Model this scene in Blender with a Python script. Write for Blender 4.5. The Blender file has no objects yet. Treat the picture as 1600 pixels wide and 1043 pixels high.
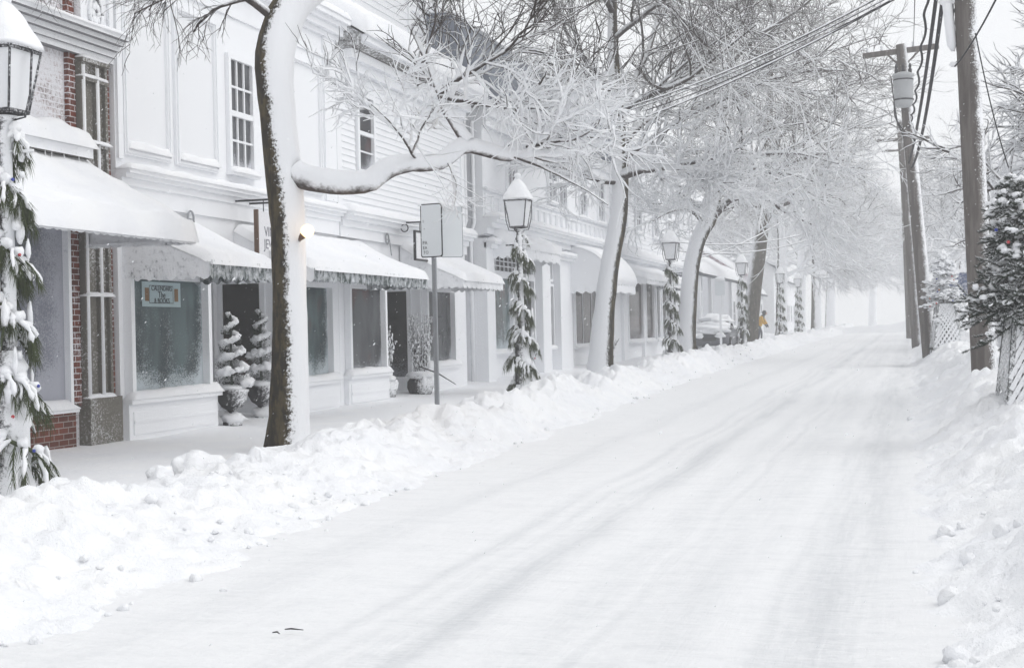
import bpy, math, random
import numpy as np
from mathutils import Vector, Matrix, noise as mn

random.seed(7); RNG = np.random.default_rng(11)
SC = bpy.context.scene
COL = SC.collection
R = math.radians

# ------------------------------------------------------------------ camera model
F = 2222.; EYE = 1.45; YAW = R(15.84); ROLL = R(1.25); HOR = 515.
def ray(px, py):
    dx, dy = px-800, HOR-py
    c, s = math.cos(ROLL), math.sin(ROLL)
    x, y = (dx*c+dy*s)/F, (-dx*s+dy*c)/F
    return x*math.cos(YAW)-math.sin(YAW), math.cos(YAW)+x*math.sin(YAW), y
def onx(px, py, x):
    X, Y, u = ray(px, py); t = x/X
    return Vector((x, Y*t, EYE+u*t))
def ony(px, py, y):
    X, Y, u = ray(px, py); t = y/Y
    return Vector((X*t, y, EYE+u*t))
def gz(y):
    return 0.006*min(max(0., y-18.), 130.)

# ------------------------------------------------------------------ mesh helpers
class MB:
    def __init__(s): s.v = []; s.f = []
    def add(s, vs, fs):
        o = len(s.v); s.v += [tuple(p) for p in vs]; s.f += [tuple(i+o for i in f) for f in fs]
    def box(s, x0, x1, y0, y1, z0, z1):
        s.add([(x0,y0,z0),(x1,y0,z0),(x1,y1,z0),(x0,y1,z0),(x0,y0,z1),(x1,y0,z1),(x1,y1,z1),(x0,y1,z1)],
              [(0,3,2,1),(4,5,6,7),(0,1,5,4),(1,2,6,5),(2,3,7,6),(3,0,4,7)])
    def quad(s, a, b, c, d): s.add([a,b,c,d], [(0,1,2,3)])
    def beam(s, a, b, w, h=None, up=(0,0,1)):
        a, b = Vector(a), Vector(b); h = h or w
        d = (b-a).normalized(); u = Vector(up)
        if abs(d.dot(u)) > .98: u = Vector((1,0,0))
        r = d.cross(u).normalized(); u = r.cross(d)
        vs = [p+r*(i*w/2)+u*(j*h/2) for p in (a,b) for i,j in ((-1,-1),(1,-1),(1,1),(-1,1))]
        s.add(vs, [(3,2,1,0),(4,5,6,7),(0,1,5,4),(1,2,6,5),(2,3,7,6),(3,0,4,7)])
    def tube(s, pts, rad, n=8, cap=True, jit=0.):
        pts = [Vector(p) for p in pts]; K = len(pts)
        if not hasattr(rad, '__len__'): rad = [rad]*K
        vs = []
        prev = None
        for i, p in enumerate(pts):
            d = (pts[min(i+1,K-1)]-pts[max(i-1,0)]).normalized()
            if prev is None:
                u = Vector((0,0,1)) if abs(d.z) < .9 else Vector((1,0,0))
                r = d.cross(u).normalized()
            else:
                r = (prev-d*prev.dot(d)).normalized()
            prev = r; q = d.cross(r)
            for k in range(n):
                a = 2*math.pi*k/n
                rr = rad[i]*(1+jit*(random.random()-.5))
                vs.append(p+(r*math.cos(a)+q*math.sin(a))*rr)
        fs = [(i*n+k, i*n+(k+1)%n, (i+1)*n+(k+1)%n, (i+1)*n+k) for i in range(K-1) for k in range(n)]
        if cap: fs += [tuple(range(n-1,-1,-1)), tuple(range((K-1)*n, K*n))]
        s.add(vs, fs)
    def lathe(s, prof, cx=0, cy=0, n=16, z0=0):
        K = len(prof)
        vs = [(cx+r*math.cos(2*math.pi*k/n), cy+r*math.sin(2*math.pi*k/n), z0+z) for r,z in prof for k in range(n)]
        fs = [(i*n+k, i*n+(k+1)%n, (i+1)*n+(k+1)%n, (i+1)*n+k) for i in range(K-1) for k in range(n)]
        fs += [tuple(range(n-1,-1,-1)), tuple(range((K-1)*n, K*n))]
        s.add(vs, fs)
    def blob(s, c, r, amp=.25, sc=2., seg=10, seed=0., flat=1.):
        c = Vector(c); rx, ry, rz = (r,r,r) if not hasattr(r,'__len__') else r
        n, m = seg, max(4, seg//2+1); vs = []
        for i in range(m+1):
            th = math.pi*i/m
            for k in range(n):
                ph = 2*math.pi*k/n
                d = Vector((math.sin(th)*math.cos(ph), math.sin(th)*math.sin(ph), math.cos(th)))
                q = 1+amp*mn.noise(d*sc+Vector((seed*3.1, seed*1.7, seed)))*1.6
                vs.append(c+Vector((d.x*rx*q, d.y*ry*q, d.z*rz*q)))
        fs = [(i*n+k, (i+1)*n+k, (i+1)*n+(k+1)%n, i*n+(k+1)%n) for i in range(m) for k in range(n)]
        s.add(vs, fs)
    def prism(s, poly, y0, y1):                  # poly in (x,z), swept along y
        n = len(poly)
        s.add([(x,y0,z) for x,z in poly]+[(x,y1,z) for x,z in poly],
              [tuple(range(n)), tuple(range(2*n-1,n-1,-1))]+[(i,i+n,(i+1)%n+n,(i+1)%n) for i in range(n)])
    def snow(s, a, b, c, d, t, r=.12, nu=24, nv=10, amp=.25, over=.03, freq=2.5, up=(0,0,1), seed=0.):
        """rounded blanket of snow on the quad a-b-c-d (a-b is u, a-d is v)"""
        a,b,c,d = map(Vector,(a,b,c,d)); up = Vector(up).normalized()
        Lu = (b-a).length; Lv = (d-a).length
        us = [(.5-.5*math.cos(math.pi*i/nu))*.35+.65*i/nu for i in range(nu+1)]
        vs_ = [(.5-.5*math.cos(math.pi*i/nv))*.6+.4*i/nv for i in range(nv+1)]
        top = []; bot = []
        eu = (b-a).normalized(); ev = (d-a).normalized()
        for v in vs_:
            for u in us:
                p = a*(1-u)*(1-v)+b*u*(1-v)+c*u*v+d*(1-u)*v
                e = min(u*Lu, (1-u)*Lu, v*Lv, (1-v)*Lv)
                k = min(1., e/r); h = math.sqrt(max(0., 1-(1-k)**2))
                nz = mn.noise(Vector((p.x*freq+seed, p.y*freq, p.z*freq)))
                n2 = mn.noise(Vector((p.x*freq*4+seed, p.y*freq*4, p.z*freq*4)))
                hh = t*h*(1+amp*nz+amp*.35*n2)
                ov = over*math.sin(math.pi*min(1,max(0,k)))*0
                q = p+up*hh
                # slight bulge over the rim
                bul = over*(1-k)*(1+nz)
                if v < .5 and v*Lv < r: q -= ev*bul*(1 if v*Lv<=e+1e-6 else 0)
                if v > .5 and (1-v)*Lv < r: q += ev*bul*(1 if (1-v)*Lv<=e+1e-6 else 0)
                if u < .5 and u*Lu < r: q -= eu*bul*(1 if u*Lu<=e+1e-6 else 0)
                if u > .5 and (1-u)*Lu < r: q += eu*bul*(1 if (1-u)*Lu<=e+1e-6 else 0)
                top.append(q)
        N = nu+1; M = nv+1
        base = [a-up*.004, b-up*.004, c-up*.004, d-up*.004]
        fs = [(j*N+i, j*N+i+1, (j+1)*N+i+1, (j+1)*N+i) for j in range(M-1) for i in range(N-1)]
        rim = [i for i in range(N)]+[j*N+N-1 for j in range(1,M)]+[(M-1)*N+i for i in range(N-2,-1,-1)]+[j*N for j in range(M-2,0,-1)]
        low = [top[i]-up*.012 for i in rim]; o = len(top)
        L = len(rim)
        fs += [(rim[i], o+i, o+(i+1)%L, rim[(i+1)%L]) for i in range(L)]
        fs += [tuple(o+i for i in range(L-1,-1,-1))]
        s.add(top+low, fs)

def ob(name, mb, mat, parent=None, smooth=False):
    me = bpy.data.meshes.new(name); me.from_pydata(mb.v, [], mb.f); me.update()
    o = bpy.data.objects.new(name, me); COL.objects.link(o)
    me.materials.append(mat)
    if smooth: me.polygons.foreach_set('use_smooth', [True]*len(me.polygons))
    if parent is not None: o.parent = parent
    return o
def tag(o, label=None, cat=None, group=None, kind=None):
    if label: o['label'] = label
    if cat: o['category'] = cat
    if group: o['group'] = group
    if kind: o['kind'] = kind
    return o
def empty(name, loc=(0,0,0), label=None, cat=None, group=None, rz=0.):
    o = bpy.data.objects.new(name, None); COL.objects.link(o)
    o.location = loc; o.rotation_euler = (0,0,rz); o.empty_display_size = .2
    return tag(o, label, cat, group)
def kids(o): return [c for c in bpy.data.objects if c.parent is o]
def copy_tree(o, parent=None):
    c = o.copy(); COL.objects.link(c); c.parent = parent
    for ch in kids(o): copy_tree(ch, c)
    return c
def text_obj(name, body, size, mat, parent, M, ext=.002):
    cu = bpy.data.curves.new(name, 'FONT'); cu.body = body; cu.size = size; cu.extrude = ext
    cu.align_x = 'CENTER'; cu.align_y = 'CENTER'
    t = bpy.data.objects.new(name+'_c', cu); COL.objects.link(t)
    bpy.context.view_layer.update()
    me = bpy.data.meshes.new_from_object(t.evaluated_get(bpy.context.evaluated_depsgraph_get()))
    bpy.data.objects.remove(t); me.transform(M); me.materials.clear(); me.materials.append(mat)
    o = bpy.data.objects.new(name, me); COL.objects.link(o); o.parent = parent
    return o

# ------------------------------------------------------------------ materials
class NT:
    def __init__(s, name):
        s.m = bpy.data.materials.new(name); s.m.use_nodes = True; s.t = s.m.node_tree
        s.b = s.t.nodes['Principled BSDF']; s.tc = s.t.nodes.new('ShaderNodeTexCoord')
        s.b.inputs['Roughness'].default_value = .9
        s.b.inputs['Specular IOR Level'].default_value = .2
    def n(s, typ): return s.t.nodes.new('ShaderNode'+typ)
    def l(s, a, b): s.t.links.new(a, b)
    def mapping(s, scale=(1,1,1), src='Object'):
        mp = s.n('Mapping'); mp.inputs['Scale'].default_value = scale; s.l(s.tc.outputs[src], mp.inputs[0]); return mp.outputs[0]
    def noise(s, scale, detail=4, rough=.6, co=None):
        x = s.n('TexNoise'); x.inputs['Scale'].default_value = scale; x.inputs['Detail'].default_value = detail
        x.inputs['Roughness'].default_value = rough
        s.l(co if co is not None else s.tc.outputs['Object'], x.inputs['Vector']); return x.outputs['Fac']
    def step(s, fac, a, b):
        x = s.n('MapRange'); x.interpolation_type = 'SMOOTHSTEP'
        x.inputs[1].default_value = a; x.inputs[2].default_value = b
        s.l(fac, x.inputs[0]); return x.outputs[0]
    def math(s, op, a, b=None):
        x = s.n('Math'); x.operation = op
        for i, q in enumerate((a, b)):
            if q is None: continue
            if isinstance(q, (int, float)): x.inputs[i].default_value = q
            else: s.l(q, x.inputs[i])
        return x.outputs[0]
    def mix(s, fac, a, b):
        x = s.n('Mix'); x.data_type = 'RGBA'
        for i, q in ((0, fac), (6, a), (7, b)):
            if isinstance(q, (int, float)): x.inputs[i].default_value = q
            elif isinstance(q, tuple): x.inputs[i].default_value = q+(1,)
            else: s.l(q, x.inputs[i])
        return x.outputs[2]
    def col(s, c):
        if isinstance(c, tuple): s.b.inputs['Base Color'].default_value = c+(1,)
        else: s.l(c, s.b.inputs['Base Color'])
        return s
    def bump(s, h, strength=.3, dist=.02):
        x = s.n('Bump'); x.inputs['Strength'].default_value = strength; x.inputs['Distance'].default_value = dist
        s.l(h, x.inputs['Height']); s.l(x.outputs[0], s.b.inputs['Normal']); return s
    def normal_dot(s, d):
        g = s.n('NewGeometry'); x = s.n('VectorMath'); x.operation = 'DOT_PRODUCT'
        s.l(g.outputs['Normal'], x.inputs[0]); x.inputs[1].default_value = d; return x.outputs['Value']

SNOW = (.87,.88,.90)
def m_snow(name='snow', sc=9., strength=.35):
    k = NT(name); a = k.noise(sc, 6); b = k.noise(sc*7, 3)
    k.col(k.mix(k.step(k.noise(1.3,3), .35, .7), (.845,.855,.88), (.885,.89,.90)))
    k.bump(k.math('ADD', a, k.math('MULTIPLY', b, .35)), strength, .05); k.b.inputs['Specular IOR Level'].default_value = .1
    return k.m
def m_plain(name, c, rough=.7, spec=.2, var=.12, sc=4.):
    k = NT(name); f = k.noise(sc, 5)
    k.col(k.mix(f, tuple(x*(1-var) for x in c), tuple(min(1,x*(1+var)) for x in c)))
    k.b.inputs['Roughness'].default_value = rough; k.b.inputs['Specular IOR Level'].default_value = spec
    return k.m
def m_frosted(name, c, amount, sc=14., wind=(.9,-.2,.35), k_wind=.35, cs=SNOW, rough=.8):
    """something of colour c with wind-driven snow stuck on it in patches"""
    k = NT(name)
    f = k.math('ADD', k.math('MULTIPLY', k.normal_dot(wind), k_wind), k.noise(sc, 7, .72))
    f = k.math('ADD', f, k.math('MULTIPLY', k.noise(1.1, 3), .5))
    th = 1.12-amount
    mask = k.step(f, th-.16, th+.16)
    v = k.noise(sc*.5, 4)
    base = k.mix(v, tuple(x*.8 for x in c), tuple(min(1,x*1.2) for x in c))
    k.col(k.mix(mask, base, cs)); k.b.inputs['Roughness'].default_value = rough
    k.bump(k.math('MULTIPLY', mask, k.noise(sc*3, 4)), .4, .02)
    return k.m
def m_cover(name, bark, bark2, nsc=30., w=.18, namp=.9, stretch=(1,1,.35)):
    """bark with snow where the vertex attribute 'cover' says the wind packed it"""
    k = NT(name); at = k.n('Attribute'); at.attribute_name = 'cover'
    nz = k.noise(nsc, 5, .7); big = k.noise(3., 3)
    f = k.math('ADD', at.outputs['Fac'], k.math('MULTIPLY', k.math('SUBTRACT', nz, .5), namp))
    f = k.math('ADD', f, k.math('MULTIPLY', k.math('SUBTRACT', big, .5), .5))
    mask = k.step(f, .5-w, .5+w)
    bk = k.mix(k.step(k.noise(9, 6, .7, k.mapping(stretch)), .42, .62), bark, bark2)
    k.col(k.mix(mask, bk, SNOW))
    k.bump(k.math('ADD', k.noise(18, 6, .6, k.mapping(stretch)), k.math('MULTIPLY', mask, .8)), .5, .02)
    return k.m
def m_brick(name, snow_amt):
    k = NT(name)
    sep = k.n('SeparateXYZ'); k.l(k.tc.outputs['Object'], sep.inputs[0]); cmb = k.n('CombineXYZ')
    k.l(k.math('ADD', sep.outputs[1], sep.outputs[0]), cmb.inputs[0]); k.l(sep.outputs[2], cmb.inputs[1])
    b = k.n('TexBrick'); k.l(cmb.outputs[0], b.inputs['Vector'])
    b.inputs['Color1'].default_value = (.17,.045,.028,1); b.inputs['Color2'].default_value = (.085,.03,.022,1)
    b.inputs['Mortar'].default_value = (.30,.27,.25,1); b.inputs['Scale'].default_value = 1.
    b.inputs['Mortar Size'].default_value = .007; b.inputs['Brick Width'].default_value = .215; b.inputs['Row Height'].default_value = .077
    nz = k.noise(26, 6, .75); big = k.noise(2.2, 4)
    f = k.math('ADD', k.math('MULTIPLY', nz, .8), k.math('MULTIPLY', big, .7))
    f = k.math('ADD', f, k.math('MULTIPLY', b.outputs['Fac'], .22))
    mask = k.step(f, 1.25-snow_amt, 1.6-snow_amt)
    k.col(k.mix(mask, b.outputs['Color'], (.78,.78,.81))); k.bump(k.math('SUBTRACT', k.noise(40,4), b.outputs['Fac']), .5, .015)
    return k.m
def m_pane(name, c1, c2, frost, tint=(.55,.58,.62), rough=.12, low=.35):
    """shop glass: dim interior shapes behind, wind-blown frost speckles, thicker at the rim and foot"""
    k = NT(name)
    inter = k.mix(k.step(k.noise(1.7, 3, .5, k.mapping((1,1,.45))), .38, .64), c1, c2)
    sp = k.noise(42, 5, .85); big = k.noise(2.3, 4)
    sep = k.n('SeparateXYZ'); k.l(k.tc.outputs['Generated'], sep.inputs[0])
    ey = k.math('MULTIPLY', k.math('SUBTRACT', sep.outputs[1], .5), 2.); ey = k.math('POWER', k.math('ABSOLUTE', ey), 6.)
    ez = k.math('POWER', k.math('SUBTRACT', 1., sep.outputs[2]), 5.)
    f = k.math('ADD', k.math('MULTIPLY', sp, .9), k.math('MULTIPLY', big, .45))
    f = k.math('ADD', f, k.math('ADD', k.math('MULTIPLY', ey, .22), k.math('MULTIPLY', ez, low)))
    mask = k.step(f, 1.16-frost, 1.36-frost)
    red = k.step(k.noise(1.15, 2, .5, k.mapping((1,1,.6))), .60, .70); inter = k.mix(k.math('MULTIPLY', red, .55), inter, (.10,.035,.03)); k.col(k.mix(mask, inter, tint))
    r = k.n('MapRange'); k.l(mask, r.inputs[0]); r.inputs[3].default_value = rough; r.inputs[4].default_value = .9
    k.l(r.outputs[0], k.b.inputs['Roughness']); k.b.inputs['Specular IOR Level'].default_value = .16
    return k.m
def m_stripe(name):
    k = NT(name); sep = k.n('SeparateXYZ'); k.l(k.tc.outputs['Object'], sep.inputs[0])
    w = k.math('FRACT', k.math('MULTIPLY', k.math('ADD', sep.outputs[1], k.math('MULTIPLY', sep.outputs[0], .8)), 4.2))
    s = k.step(w, .62, .66)
    fr = k.step(k.noise(7,6,.7), .38, .68)
    base = k.mix(s, (.05,.068,.068), (.24,.26,.265))
    k.col(k.mix(fr, base, (.6,.62,.65))); return k.m

M = {}
M['snow'] = m_snow(); M['bank'] = m_snow('bank_snow', 8., .65)
M['paint'] = m_frosted('white_paint', (.56,.57,.595), .62, 9.)
M['paint2'] = m_frosted('white_paint_weathered', (.58,.60,.63), .55, 12.)
M['panel'] = m_frosted('frosted_panel', (.66,.68,.70), .62, 38.)
M['clap'] = m_frosted('white_clapboard', (.56,.57,.595), .58, 11.)
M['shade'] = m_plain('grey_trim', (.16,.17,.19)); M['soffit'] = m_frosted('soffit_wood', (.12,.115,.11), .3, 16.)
M['stone'] = m_frosted('carved_stone', (.15,.14,.12), .16, 34., k_wind=.1)
M['stone2'] = m_frosted('stone_cornice', (.20,.20,.21), .42, 22., wind=(.3,-.1,.95), k_wind=.5)
M['brick'] = m_brick('frosted_brick', .79); M['brickbare'] = m_brick('bare_brick', .12)
M['green'] = m_plain('dark_green_trim', (.05,.06,.055))
M['pane_frost'] = m_pane('pane_thick_frost', (.20,.21,.25), (.15,.16,.19), .48, (.40,.41,.46), .5)
M['pane_teal'] = m_pane('pane_teal', (.025,.040,.044), (.085,.125,.13), .40, (.50,.55,.58))
M['pane_grey'] = m_pane('pane_grey', (.03,.034,.038), (.085,.09,.095), .28, (.45,.47,.5))
M['pane_black'] = m_pane('pane_black', (.005,.005,.006), (.016,.015,.015), .16, (.26,.27,.30), .1, .3)
M['pane_dark'] = m_pane('pane_dark', (.012,.012,.014), (.035,.035,.04), .22, (.4,.41,.45))
M['pane_brown'] = m_pane('pane_brown', (.022,.018,.018), (.065,.052,.05), .20, (.45,.45,.48))
M['pane_up'] = m_pane('pane_upper', (.14,.15,.17), (.36,.37,.39), .32, (.72,.73,.76))
M['pane_up_dark'] = m_pane('pane_upper_dark', (.04,.04,.045), (.13,.135,.145), .28, (.6,.61,.65))
M['awning'] = m_frosted('awning_cloth', (.17,.18,.20), .50, 13.); M['stripe'] = m_stripe('awning_stripe')
M['awnwhite'] = m_frosted('pale_awning_cloth', (.5,.51,.54), .55, 20.)
M['navy'] = m_frosted('navy_cloth', (.035,.045,.08), .28, 18.)
M['iron'] = m_frosted('black_iron', (.012,.012,.014), .32, 26.)
M['urn'] = m_frosted('urn_iron', (.018,.018,.02), .16, 26.)
M['ironbare'] = m_plain('black_iron_bare', (.012,.012,.015), .45, .4)
M['galv'] = m_plain('galvanised_steel', (.33,.34,.36), .35, .5); M['galv'].node_tree.nodes['Principled BSDF'].inputs['Metallic'].default_value = .6
M['signframe'] = m_plain('sign_frame', (.02,.02,.022)); M['signface'] = m_frosted('frosted_sign_face', (.60,.63,.64), .62, 40., cs=(.74,.77,.79))
M['ink'] = m_plain('sign_ink', (.03,.03,.035)); M['inkgrey'] = m_plain('faded_ink', (.22,.22,.25))
M['board'] = m_frosted('sign_board', (.60,.58,.56), .45, 18., cs=(.76,.76,.78))
M['ironfrost'] = m_frosted('frosted_lamp_iron', (.03,.03,.036), .20, 40., wind=(.3,-.1,.9), k_wind=.3)
M['lampglass'] = m_frosted('frosted_lamp_glass', (.62,.64,.66), .62, 50., cs=(.80,.81,.83))
M['needle'] = m_plain('pine_needle', (.055,.07,.030), .7, .2, .5, 30.)
M['spruce'] = m_cover('spruce_needle', (.022,.034,.026), (.035,.048,.034), 25., .12, .9)
M['bark'] = m_cover('sycamore_bark', (.022,.017,.010), (.075,.058,.028), 26., .13, 1.25)
M['bark2'] = m_cover('grey_bark', (.07,.062,.05), (.13,.115,.09))
M['twig'] = m_cover('twig_bark', (.036,.028,.026), (.07,.056,.050), 14., .22, .7)
M['pole'] = m_cover('weathered_pole', (.10,.088,.082), (.16,.145,.135), 40., .14, 1.0, (1,1,.08))
M['wire'] = m_cover('wire', (.02,.02,.024), (.03,.03,.034), 8., .2, .8)
M['lattice'] = m_frosted('lattice_wood', (.05,.06,.058), .40, 30., wind=(.1,-.7,.6), k_wind=.25)
M['latticeside'] = m_frosted('lattice_frame_wood', (.030,.036,.036), .26, 30.)
M['yellow'] = m_plain('yellow_jacket', (.62,.36,.045)); M['grey'] = m_plain('grey_cloth', (.10,.10,.115)); M['skin'] = m_plain('skin', (.45,.28,.21)); M['hair'] = m_plain('dark_hood', (.05,.05,.045))
M['blue'] = m_frosted('blue_sign', (.05,.08,.19), .22, 14.); M['roofblue'] = m_frosted('blue_grey_roof', (.19,.21,.25), .12, 9., wind=(.0,0,1), k_wind=.1)
M['carpaint'] = m_plain('dark_car_paint', (.05,.055,.07), .3, .5); M['glassdark'] = m_plain('car_glass', (.03,.035,.04), .1, .5); M['rubber'] = m_plain('rubber', (.02,.02,.02))
M['red'] = m_plain('red_bauble', (.45,.03,.04), .3, .5); M['cobalt'] = m_plain('blue_bauble', (.03,.05,.32), .3, .5); M['orange'] = m_plain('orange_bauble', (.40,.11,.03), .3, .5)
M['tan'] = m_frosted('tan_wall', (.42,.30,.20), .3, 9.); M['pink'] = m_frosted('pinkish_roof', (.42,.30,.33), .35, 6., wind=(0,0,1)); M['cream'] = m_frosted('cream_wall', (.55,.53,.48), .35, 6.)
M['card'] = m_plain('window_card', (.40,.50,.52)); M['fence'] = m_frosted('weathered_fence', (.30,.30,.31), .45, 10.)
k = NT('bulb_glow'); k.b.inputs['Emission Color'].default_value = (1,.62,.24,1); k.b.inputs['Emission Strength'].default_value = 1.9; M['bulb'] = k.m
M['brass'] = m_plain('bronze_metal', (.10,.05,.025), .4, .5)

# snow-packed road: polished wheel tracks, loose snow between
k = NT('packed_snow')
st = k.noise(1., 7, .72, k.mapping((4.5,.22,1))); fine = k.noise(1., 6, .75, k.mapping((9.,26.,1)))
blow = k.noise(1., 6, .7, k.mapping((1.6,5.,1)))
sep = k.n('SeparateXYZ'); k.l(k.tc.outputs['Object'], sep.inputs[0])
wob = k.math('ADD', sep.outputs[0], k.math('MULTIPLY', k.math('SUBTRACT', k.noise(.22, 2), .5), .5))
tr = None
for c, hw, amt in ((-2.35,.13,.75), (-2.62,.05,.4), (-2.85,.06,.4), (-.45,.22,.7), (-.72,.05,.5), (-1.2,.2,.35), (-3.8,.15,.3), (-1.75,.10,.35), (-1.5,.04,.4)):
    d = k.math('ABSOLUTE', k.math('SUBTRACT', wob, c)); g = k.math('MULTIPLY', k.step(d, hw*2.2, 0.), amt)
    tr = g if tr is None else k.math('MAXIMUM', tr, g)
f = k.math('MULTIPLY', tr, k.step(k.math('ADD', st, k.math('MULTIPLY', fine, .55)), .52, 1.0))
f = k.math('ADD', f, k.math('MULTIPLY', k.step(k.math('ADD', blow, k.math('MULTIPLY', fine,.4)), .62, .95), .22))
grain = k.step(k.noise(1., 6, .8, k.mapping((11.,11.,1))), .40, .72)
f = k.math('ADD', f, k.math('MULTIPLY', grain, .16))
k.col(k.mix(f, (.875,.88,.89), (.62,.635,.655)))
k.bump(k.math('ADD', k.math('MULTIPLY', fine, 1.2), k.math('ADD', st, blow)), .6, .03); M['road'] = k.m

# ------------------------------------------------------------------ the ground
def sheet(name, xs, ys, zfun, mat):
    mb = MB(); n = len(xs)
    mb.v = [(x, y, zfun(x, y)) for y in ys for x in xs]
    mb.f = [(j*n+i, j*n+i+1, (j+1)*n+i+1, (j+1)*n+i) for j in range(len(ys)-1) for i in range(n-1)]
    return tag(ob(name, mb, mat, smooth=True), kind='structure')
def geo(y0, y1, a, b):
    y = y0; out = [y]
    while y < y1: y += a+b*abs(y); out.append(min(y, y1))
    return out
sheet('snowy_ground', [-90,-60,-40,-25,-14,-8,-4,0,4,10,20,40,60,90], list(range(-8,290,6)), lambda x,y: gz(y)-.16, M['snow'])
def road_z(x, y):
    t = 0
    for c, w, d in ((-2.35,.2,.012),(-.45,.3,.012),(-2.8,.15,.006)): t -= d*math.exp(-((x-c)/w)**2)
    return gz(y)-.03+t+.012*mn.noise(Vector((x*1.5,y*.35,0)))+.012*mn.noise(Vector((x*.6,y*.1,5)))
sheet('road', [-6.4+.1*i for i in range(78)], geo(2, 190, .10, .012), road_z, M['road'])
sheet('sidewalk', [-12.4+.2*i for i in range(28)], geo(5, 190, .12, .012),
      lambda x,y: gz(y)+.03*mn.noise(Vector((x*.7,y*.5,2)))+.05*max(0,(-10.0-x))*1.2*(1+mn.noise(Vector((0,y*.8,8)))), M['snow'])
sheet('footway', [1.2+.25*i for i in range(60)], geo(5, 190, .15, .014),
      lambda x,y: gz(y)+.06+.10*mn.noise(Vector((x*.35,y*.25,2)))+.02*mn.noise(Vector((x*2,y*2,2))), M['snow'])

def sm(t): t = min(1., max(0., t)); return t*t*(3-2*t)
def lerp_tab(tab, y):
    if y <= tab[0][0]: return tab[0][1]
    for (a,b),(c,d) in zip(tab, tab[1:]):
        if y <= c: return b+(d-b)*(y-a)/(c-a)
    return tab[-1][1]
EDGE = [(6.6,-4.1),(8,-4.2),(10.3,-4.45),(12.3,-4.55),(21.3,-5.0),(39.5,-5.55),(80,-5.6),(160,-5.4)]
LH = [(5,.26),(9,.23),(12,.22),(15,.24),(18,.28),(24,.36),(50,.36),(150,.4)]
def chunk(p, s, sharp=1.):
    d = mn.voronoi(p*s)[0][0]*1.35
    return math.sqrt(max(0., 1-d*d))
def bank(name, ys, edge, back, height, seed, steep, nx=80, tail=.38):
    mb = MB()
    for y in ys:
        e = edge(y)+.22*mn.noise(Vector((seed, y*.9, 0)))+.10*mn.noise(Vector((seed, y*3.1, 0)))
        bk = back(y)+.30*mn.noise(Vector((seed+9, y*.6, 0)))
        for i in range(nx+1):
            u = i/nx; x = e+(bk-e)*u
            env = sm(u/steep)*sm((1-u)/tail)
            p = Vector((x, y, seed))
            big = mn.noise(p*.9); mid = mn.noise(p*2.3); fin = mn.noise(p*6.); vf = mn.noise(p*15.)
            c1 = chunk(p, 1.9); c2 = chunk(p+Vector((3,1,0)), 4.3); c3 = chunk(p+Vector((7,1,0)), 9.)
            gate = sm((mn.noise(p*1.1+Vector((4,4,4)))+.35)/.6)
            h = height(y)*env*(1+.38*big+.22*mid) + env*(.13*c1*gate+.11*c2*(.4+.6*gate)+.065*c3+.035*fin+.034*vf)
            h += .05*c2*c3*sm(u/.06)*(1-sm(u/.4)); h += (1-env)*.02*fin*sm(u/.05)*sm((1-u)/.05)
            xo = .05*mn.noise(p*5+Vector((9,0,0)))*env
            mb.v.append((x+xo, y+.05*mn.noise(p*5+Vector((0,9,0)))*env, gz(y)-.045+h))
    N = nx+1
    mb.f = [(j*N+i, j*N+i+1, (j+1)*N+i+1, (j+1)*N+i) for j in range(len(ys)-1) for i in range(nx)]
    return mb
mb = bank('b', geo(3.5, 150, .022, .0042), lambda y: lerp_tab(EDGE, y), lambda y: lerp_tab([(5,-8.3),(10,-7.95),(14,-7.7),(20,-7.6),(34,-7.7),(60,-7.9),(150,-8)], y), lambda y: lerp_tab(LH, y), 1.3, .42, 80, .62)
# loose clods thrown up by the plough
rnd = random.Random(3)
for i in range(700):
    y = 5.+rnd.random()**1.7*55; e = lerp_tab(EDGE, y); t = rnd.random()
    x = e-.05-2.2*t**1.2+(.35*rnd.random() if rnd.random()<.25 else 0)
    r = .010+.026*rnd.random()**2.5
    u = (e-x)/max(.1, e+7.8); hgt = (.06+lerp_tab(LH, y))*sm(u/.42)*sm((1-u)/.62) if u > 0 else 0
    mb.blob((x, y, gz(y)-.03+hgt+r*.1), (r*(1+.6*rnd.random()), r*(1+.6*rnd.random()), r), .3, 1.8, 10, i)
mb.blob((-6.55,11.9,.20), (.15,.19,.16), .35, 1.9, 20, 3); mb.blob((-6.8,12.6,.16), (.24,.28,.16), .3, 1.7, 20, 5); mb.blob((-6.6,11.5,.16), (.12,.2,.12), .35, 1.9, 18, 6)
tag(ob('snow_bank', mb, M['bank'], smooth=True), kind='structure')
mb = bank('r', geo(4.2, 150, .024, .0045), lambda y: lerp_tab([(5,.10),(8,.02),(13,-.06),(22,-.15),(57,-.2),(150,-.2)], y), lambda y: 3.0, lambda y: lerp_tab([(5,.28),(10,.38),(16,.42),(24,.46),(45,.50),(150,.5)], y), 7.7, .40)
for i in range(300):
    y = 5.+rnd.random()**1.7*50; t = rnd.random(); x = .05+1.9*t**1.1-(.3*rnd.random() if rnd.random()<.25 else 0)
    r = .012+.05*rnd.random()**3.; u = max(0,(x+.05)/3.)
    mb.blob((x, y, gz(y)-.03+.42*sm(u/.4)+r*.05), (r*(1+.6*rnd.random()), r*(1+.6*rnd.random()), r), .3, 1.8, 10, i+70)
tag(ob('snow_bank', mb, M['bank'], smooth=True), kind='structure')
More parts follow.
